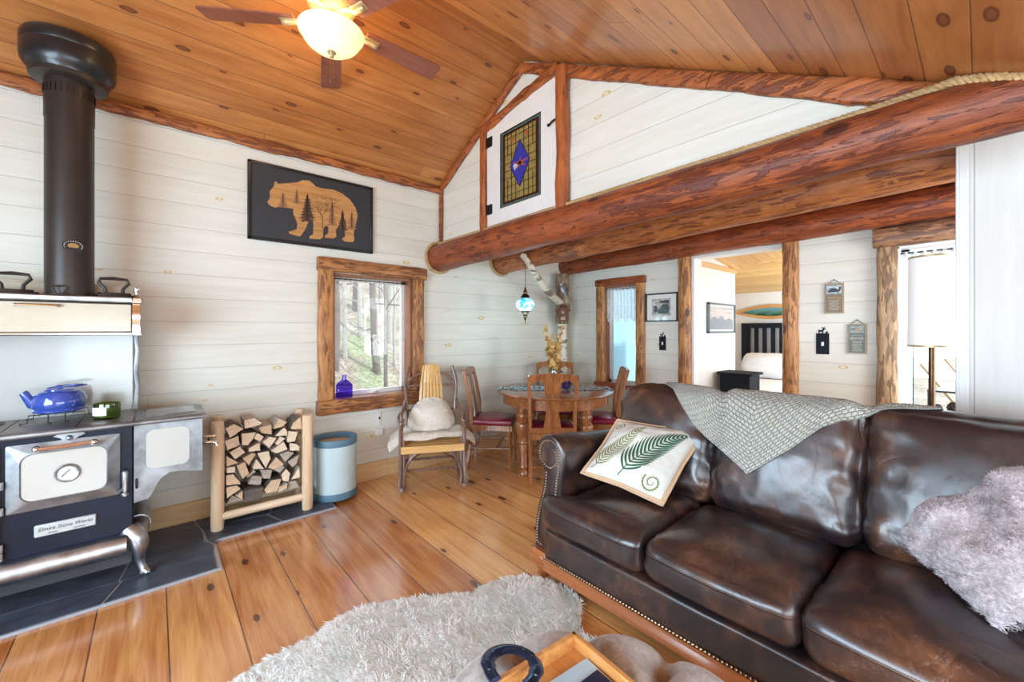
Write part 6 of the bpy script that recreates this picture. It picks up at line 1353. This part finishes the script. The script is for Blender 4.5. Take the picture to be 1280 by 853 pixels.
rg = thing('sheepskin_rug', 'large white double sheepskin rug on the pine floor by the sofa', 'rug', (.7, 1.2, 0))
def rugz(x, y, b): return .008 + .030 * min(1, b / .10) + .012 * noise.noise(Vector((x * 4, y * 4, 2))) * min(1, b / .1)
m = MB(); N_ = 70; V = {}; vs = []; fs = []
for i in range(N_):
    for j in range(N_):
        x = -.25 + 1.9 * i / N_; y = .25 + 1.75 * j / N_; sx_, sy_ = 1.9 / N_, 1.75 / N_
        if all(inside(a, b, RP_) for a, b in ((x, y), (x+sx_, y), (x+sx_, y+sy_), (x, y+sy_))):
            q = []
            for a, b in ((i, j), (i+1, j), (i+1, j+1), (i, j+1)):
                if (a, b) not in V:
                    X_, Y_ = -.25 + 1.9 * a / N_, .25 + 1.75 * b / N_; V[(a, b)] = len(vs); vs.append((X_ - .7, Y_ - 1.2, rugz(X_, Y_, edged(X_, Y_, RP_)[0])))
                q.append(V[(a, b)])
            fs.append(tuple(q))
m.add(vs, fs); m.prism([(a - .7, b - 1.2) for a, b in RP_], .001, .010, 'xy'); pts = []; random.seed(9)
while len(pts) < 90000:
    x, y = random.uniform(-.25, 1.62), random.uniform(.25, 1.98)
    if random.random() > .35 + .65 * (1 if y > .75 - .2 * x else .15) or not inside(x, y, RP_): continue
    b, (ex, ey) = edged(x, y, RP_); k = max(0, 1 - b / .05); pts.append(((x - .7, y - 1.2, rugz(x, y, b)), Vector((ex * k * 1.0, ey * k * 1.0, 1 - .55 * k)).normalized()))
fur(m, pts, .036, .0021, .70, 7, .5, bias=(-.45, .2, 0)); m.build('fleece', M['sheep'], rg, recalc=False)

# ============================================================ OTTOMAN, TRAY AND WHAT LIES ON IT
OC = (.66, .47); OR = .475
ot = thing('ottoman', 'round button tufted taupe ottoman in the foreground', 'ottoman', (*OC, 0))
g = G('taupe_velvet'); v, o = g.xyz(); nz = g.noise(v, 22, 5, .65, .8); n2 = g.noise(v, 160, 2); g.P(Base_Color=g.ramp(g.ma('ADD', g.ma('MULTIPLY', nz, .75), g.ma('MULTIPLY', n2, .25)), [(.35, (.28, .235, .21)), (.65, (.50, .455, .43))]), Roughness=.8, Sheen_Weight=.5, Sheen_Roughness=.4); g.bump(nz, .12, .006); M['taupe'] = g.m
BT = [(0, 0)] + [(.215 * cos(R(60 * k + 14)), .215 * sin(R(60 * k + 14))) for k in range(6)] + [(.38 * cos(R(30 * k + 14)), .38 * sin(R(30 * k + 14))) for k in range(12)]
SE = [(a, b) for i, a in enumerate(BT) for b in BT[:i] if sqrt((a[0]-b[0])**2 + (a[1]-b[1])**2) < .235 and not (sqrt(a[0]**2+a[1]**2) > .3 and sqrt(b[0]**2+b[1]**2) > .3)] + [(BT[7 + k], (.47 * cos(R(30 * k + 14)), .47 * sin(R(30 * k + 14)))) for k in range(12)]
def otz(x, y):
    r = sqrt(x*x + y*y); z = .435 + .012 * (1 - (r / .47) ** 2); db = min(sqrt((x-a)**2 + (y-b)**2) for a, b in BT); ds = 9
    for (a, b) in SE:
        dx, dy = b[0]-a[0], b[1]-a[1]; t_ = max(0, min(1, ((x-a[0])*dx + (y-a[1])*dy) / (dx*dx + dy*dy))); ds = min(ds, sqrt((a[0]+dx*t_-x)**2 + (a[1]+dy*t_-y)**2))
    z -= .050 * math.exp(-(db / .034) ** 1.6) + .026 * math.exp(-ds / .018) + .022 * math.exp(-ds / .05) - .034
    return z - .075 * max(0, (r - .40) / .075) ** 2.2
m = MB(); NR, NA = 46, 144; vs = [(0, 0, otz(0, 0))]; fs = []
for i in range(1, NR + 1):
    r = .475 * (i / NR)
    for k in range(NA): a = 2 * pi * k / NA; vs.append((r * cos(a), r * sin(a), otz(r * cos(a), r * sin(a))))
for k in range(NA): fs.append((0, 1 + k, 1 + (k+1) % NA))
for i in range(NR - 1):
    for k in range(NA): a = 1 + i * NA; fs.append((a + k, a + NA + k, a + NA + (k+1) % NA, a + (k+1) % NA))
m.add(vs, fs); m.build('tufted_top', M['taupe'], ot, smooth=80)
m = MB(); m.lathe([(.44, .10), (.462, .12), (.475, .20), (.482, .30), (.475, .375)], (0, 0, 0), 96); m.build('side', M['taupe'], ot)
m = MB()
for a, b in BT: m.ball((a, b, otz(a, b) + .004), .011, 10, sz=.5)
m.build('button', M['taupe'], ot)
for k in range(4): a = R(45 + 90 * k); m = MB(); m.lathe([(.018, 0), (.022, .02), (.030, .10), (.001, .101)], (.34 * cos(a), .34 * sin(a), 0), 14); m.build('foot', M['sofawood'], ot)
M['tray'] = wood('amber_tray_wood', (.46, .19, .05), (.72, .36, .12), 'Y', rough=.3, coat=.4)
tr = thing('serving_tray', 'amber wooden serving tray on the tufted ottoman', 'tray', (.635, .60, .462), R(-5))
m = MB(); m.b2(-.235, .235, -.17, .17, 0, .010, .002); m.build('tray_base', M['tray'], tr)
for q in ((-.235, .235, .156, .172), (-.235, .235, -.172, -.156), (-.238, -.222, -.172, .172), (.222, .238, -.172, .172)): m = MB(); m.b2(*q, .0, .045, .003); m.build('tray_rim', M['tray'], tr)
M['steelblue'] = plain('blue_black_steel', (.02, .045, .12), .22, metal=.7, var=.3, sc=20, bump=.2, coat=.4)
hs = thing('horseshoe', 'dark blue steel horseshoe leaning on the rim of the tray', 'horseshoe', (.668, .765, .513), R(38))
hs.rotation_euler = (R(-8), R(6), R(-42))
m = MB(); P_ = [Vector((.062 * cos(R(a_)) * (1 if abs(a_ - 90) < 95 else .93), .070 * sin(R(a_)) - (.0), .0)) for a_ in range(-52, 233, 8)]
m.tube(P_, [.018 if 4 < i < len(P_) - 5 else .016 for i in range(len(P_))], 10, sx=.42, sy=1.0); m.build('shoe', M['steelblue'], hs)
m = MB()
for a_ in (-25, 5, 35, 62, 118, 145, 175, 205): m = MB(); m.box((.062 * cos(R(a_)), .070 * sin(R(a_)), .0065), (.007, .004, .002), .0007, rz=R(a_)); m.build('nail_head', M['nickel2'], hs)
M['paleblue'] = plain('pale_blue_paper', (.42, .58, .68), .5, var=.03, bump=0); M['navy'] = plain('navy_card', (.008, .016, .05), .35, var=.2, bump=0, coat=.3)
t = thing('booklet', 'pale blue and white booklet on the tray', 'booklet', (.735, .60, .4735), R(-6))
m = MB(); m.b2(-.11, .115, -.10, .098, 0, .006, .001); m.build('pages', M['paper'], t); m = MB(); m.b2(-.02, .116, -.101, .099, .0061, .0072); m.build('cover', M['paleblue'], t)
t = thing('card', 'dark navy card lying over the booklet on the tray', 'card', (.765, .56, .4814), R(-4)); m = MB(); m.b2(-.09, .078, -.07, .088, 0, .004, .001); m.build('card_face', M['navy'], t)

# ============================================================ OUTSIDE: hillside and bare trees
g = G('leafy_hillside'); v, o = g.xyz(); a = g.noise(v, 1.3, 5, .6); b = g.noise(v, 14, 4, .65); c = g.noise(v, .7, 3)
g.P(Base_Color=g.mix(g.ramp(c, [(.5, (0, 0, 0)), (.6, (1, 1, 1))]), g.ramp(g.ma('ADD', g.ma('MULTIPLY', a, .5), g.ma('MULTIPLY', b, .5)), [(.35, (.10, .075, .055)), (.5, (.23, .195, .155)), (.62, (.40, .37, .32))]), g.ramp(b, [(.4, (.15, .18, .09)), (.6, (.27, .29, .20))])), Roughness=.95); g.bump(b, .8, .08); M['hill'] = g.m
def hz(x, y): return -.3 + .42 * max(0, y - 4.2) - .22 * (x - 1) * min(1, max(0, y - 4) / 3) + .35 * noise.noise(Vector((x * .5, y * .5, 0))) + .12 * noise.noise(Vector((x * 1.7, y * 1.7, 3)))
m = MB(); m.grid(80, 60, lambda u, v_: (-7 + 26 * u, 3.9 + 15 * v_, hz(-7 + 26 * u, 3.9 + 15 * v_))); struct(m.build('ground_hillside', M['hill']))
m = MB(); m.grid(4, 4, lambda u, v_: (4.3 + 16 * u, -12 + 15.9 * v_, -.35)); struct(m.build('ground_yard', M['hill']))
M['treebark'] = plain('grey_tree_bark', (.15, .13, .115), .9, var=.3, sc=12); M['palebark'] = plain('pale_tree_bark', (.34, .33, .31), .85, var=.2, sc=12)
random.seed(21)
def tree(x, y, r, h, mt, label, nb=9):
    z0 = hz(x, y) - .1; t = thing('bare_tree', label, 'tree', (x, y, z0), 0, 'bare trees on the hillside outside the window'); m = MB(); lx, ly = random.uniform(-.3, .3), random.uniform(-.3, .3)
    P_ = [Vector((lx * (k / 8) + .05 * noise.noise(Vector((x, k * .6, 0))), ly * (k / 8), h * k / 8)) for k in range(9)]; m.tube(P_, [r * (1 - .07 * k) for k in range(9)], 8); m.build('trunk', mt, t)
    m = MB()
    for k in range(nb):
        q = random.uniform(.12, .95); i = int(q * 8); p = P_[i].lerp(P_[min(i+1, 8)], q * 8 - i); a_ = random.uniform(0, 2*pi); L = random.uniform(.5, 1.6); d = Vector((cos(a_), sin(a_), random.uniform(-.1, .8))).normalized()
        m.tube([p, p + d * L * .5 + Vector((0, 0, random.uniform(-.1, .1))), p + d * L + Vector((0, 0, random.uniform(-.1, .3)))], [r * .28, r * .18, r * .06], 5)
        for w_ in range(3): s_ = p + d * L * random.uniform(.3, .9); dd = (d + Vector((random.uniform(-1, 1), random.uniform(-1, 1), random.uniform(-.3, .8)))).normalized(); m.tube([s_, s_ + dd * L * .4], [r * .12, r * .04], 4)
    m.build('branches', mt, t)
spots = [(2.3, 7.2, .07), (2.75, 8.0, .05), (3.2, 7.6, .08), (3.5, 9.2, .06), (2.6, 9.6, .09), (4.1, 9.0, .07), (3.9, 10.6, .10), (4.7, 10.8, .07), (3.1, 11.0, .08), (2.1, 9.0, .06), (5.2, 12.0, .10), (4.4, 12.6, .09), (3.4, 12.8, .08), (5.9, 13.0, .10), (2.9, 6.5, .035), (3.7, 7.9, .035), (3.3, 6.4, .03), (4.4, 9.8, .05)]
for i, (x, y, r) in enumerate(spots): tree(x, y, r, random.uniform(4.5, 6.5), M['palebark'] if i % 2 else M['treebark'], ('pale slender bare tree on the slope outside the hillside window' if i % 2 else 'grey bare tree on the slope outside the hillside window'), 12)
# pale blue boarded wall seen through the narrow window
M['shed'] = planks('pale_blue_siding', 'Z', 'X', .14, 0, (.36, .56, .66), (.46, .64, .72), (.2, .3, .36), L=9, rough=.6, grain=.5, var=.05)
M['shedy'] = planks('pale_blue_siding_end', 'Y', 'Z', .14, 0, (.20, .40, .50), (.27, .47, .57), (.14, .26, .33), L=9, rough=.6, grain=.5, var=.05)
t = thing('shed', 'pale blue boarded shed wall outside the narrow window by the table', 'shed', (5.6, 4.2, -.35)); m = MB(); m.b2(-.7, 1.6, -.2, .9, 0, 2.9); m.build('siding', M['shedy'], t)
m = MB(); m.prism([(-.35, 2.9), (1.05, 2.9), (.35, 3.5)], -.85, 1.75, 'yz'); m.build('roof', M['shedy'], t)
# porch seen through the window behind the floor lamp
M['porch'] = plain('painted_porch_white', (.36, .41, .46), .6, var=.03, bump=.03); M['deck'] = planks('porch_deck', 'Y', 'X', .14, 0, (.24, .21, .18), (.32, .28, .24), (.1, .08, .07), L=4)
m = MB(); m.b2(X2 + .17, 8.4, -4.5, .55, .0, .03); struct(m.build('floor_porch', M['deck'], smooth=0))
m = MB(); m.b2(X2 + .16, 6.7, .52, .60, 0, 2.38); struct(m.build('wall_porch', M['porch'], smooth=0))
m = MB(); m.b2(4.9, 4.99, .505, .520, .62, .76, .003); tag(m.build('porch_outlet', M['white']), 'white outlet cover on the porch wall outside the glazed window', 'outlet')
def lounge(x, y, rz, label):
    t = thing('porch_chair', label, 'chair', (x, y, .03), rz, None)
    for k in range(7):
        m = MB(); xx = -.27 + .09 * k; m.bar((xx, .20, .36), (xx, .62, 1.02), .070, .018, .003); m.build('back_slat', M['slatw'], t)
    for k in range(6): m = MB(); yy_ = -.34 + .095 * k; m.b2(-.30, .30, yy_, yy_ + .08, .36 - .012 * k, .378 - .012 * k, .002); m.build('seat_slat', M['slatw'], t)
    for s in (-1, 1):
        m = MB(); m.b2(s * .30 - .02, s * .30 + .02, -.38, -.30, 0, .56, .003); m.build('leg', M['slatw'], t); m = MB(); m.b2(s * .30 - .02, s * .30 + .02, .22, .30, 0, .56, .003); m.build('leg', M['slatw'], t)
        m = MB(); m.b2(s * .33 - .06, s * .33 + .06, -.42, .34, .56, .58, .004); m.build('arm_rest', M['slatw'], t)
    return t
M['slatw'] = wood('honey_porch_slat', (.36, .21, .11), (.46, .30, .18), 'Z', rough=.5)
c1 = lounge(6.25, -.42, R(-12), 'slatted porch lounge chair seen through the window right of the lamp pole')
dup(c1, (5.32, -.27, .03), R(0), 'tan slatted porch chair seen left of the lamp pole through the window')
t = thing('plant_stand', 'small black metal side table outside the porch window', 'side table', (4.72, .13, .03))
m = MB(); m.b2(-.14, .14, -.15, .15, .83, .845, .002); m.build('top', M['black'], t)
for a_ in (-.13, .13):
    for b_ in (-.14, .14): m = MB(); m.b2(a_ - .008, a_ + .008, b_ - .008, b_ + .008, 0, .83); m.build('leg', M['black'], t)
m = MB(); m.b2(-.13, .13, -.14, .14, .65, .66); m.build('shelf', M['black'], t)
M['pine_cone'] = plain('dark_dried_blooms', (.06, .04, .035), .9, bump=.4)
for i, (a_, b_, zz, r_) in enumerate(((-.02, .10, .69, .030), (.02, .01, .69, .040), (-.02, -.08, .69, .030))):
    m = MB(); m.M = Matrix.Translation((0, 0, r_))
    for k in range(7): 
        for j in range(8 if 0 < k < 6 else 1): th = pi * k / 6; ph = 2 * pi * j / 8 + k; m.ball((r_ * .8 * sin(th) * cos(ph), r_ * .8 * sin(th) * sin(ph), r_ * .9 * cos(th)), r_ * .34, 6, n=4)
    tag(m.build('pine_cone', M['pine_cone'], None, (4.72 + a_, .13 + b_, .69)), ['dark pine cone at the left end of the outdoor table shelf', 'largest dark pine cone in the middle of the outdoor table shelf', 'dark pine cone at the right end of the outdoor table shelf'][i], 'pine cone')
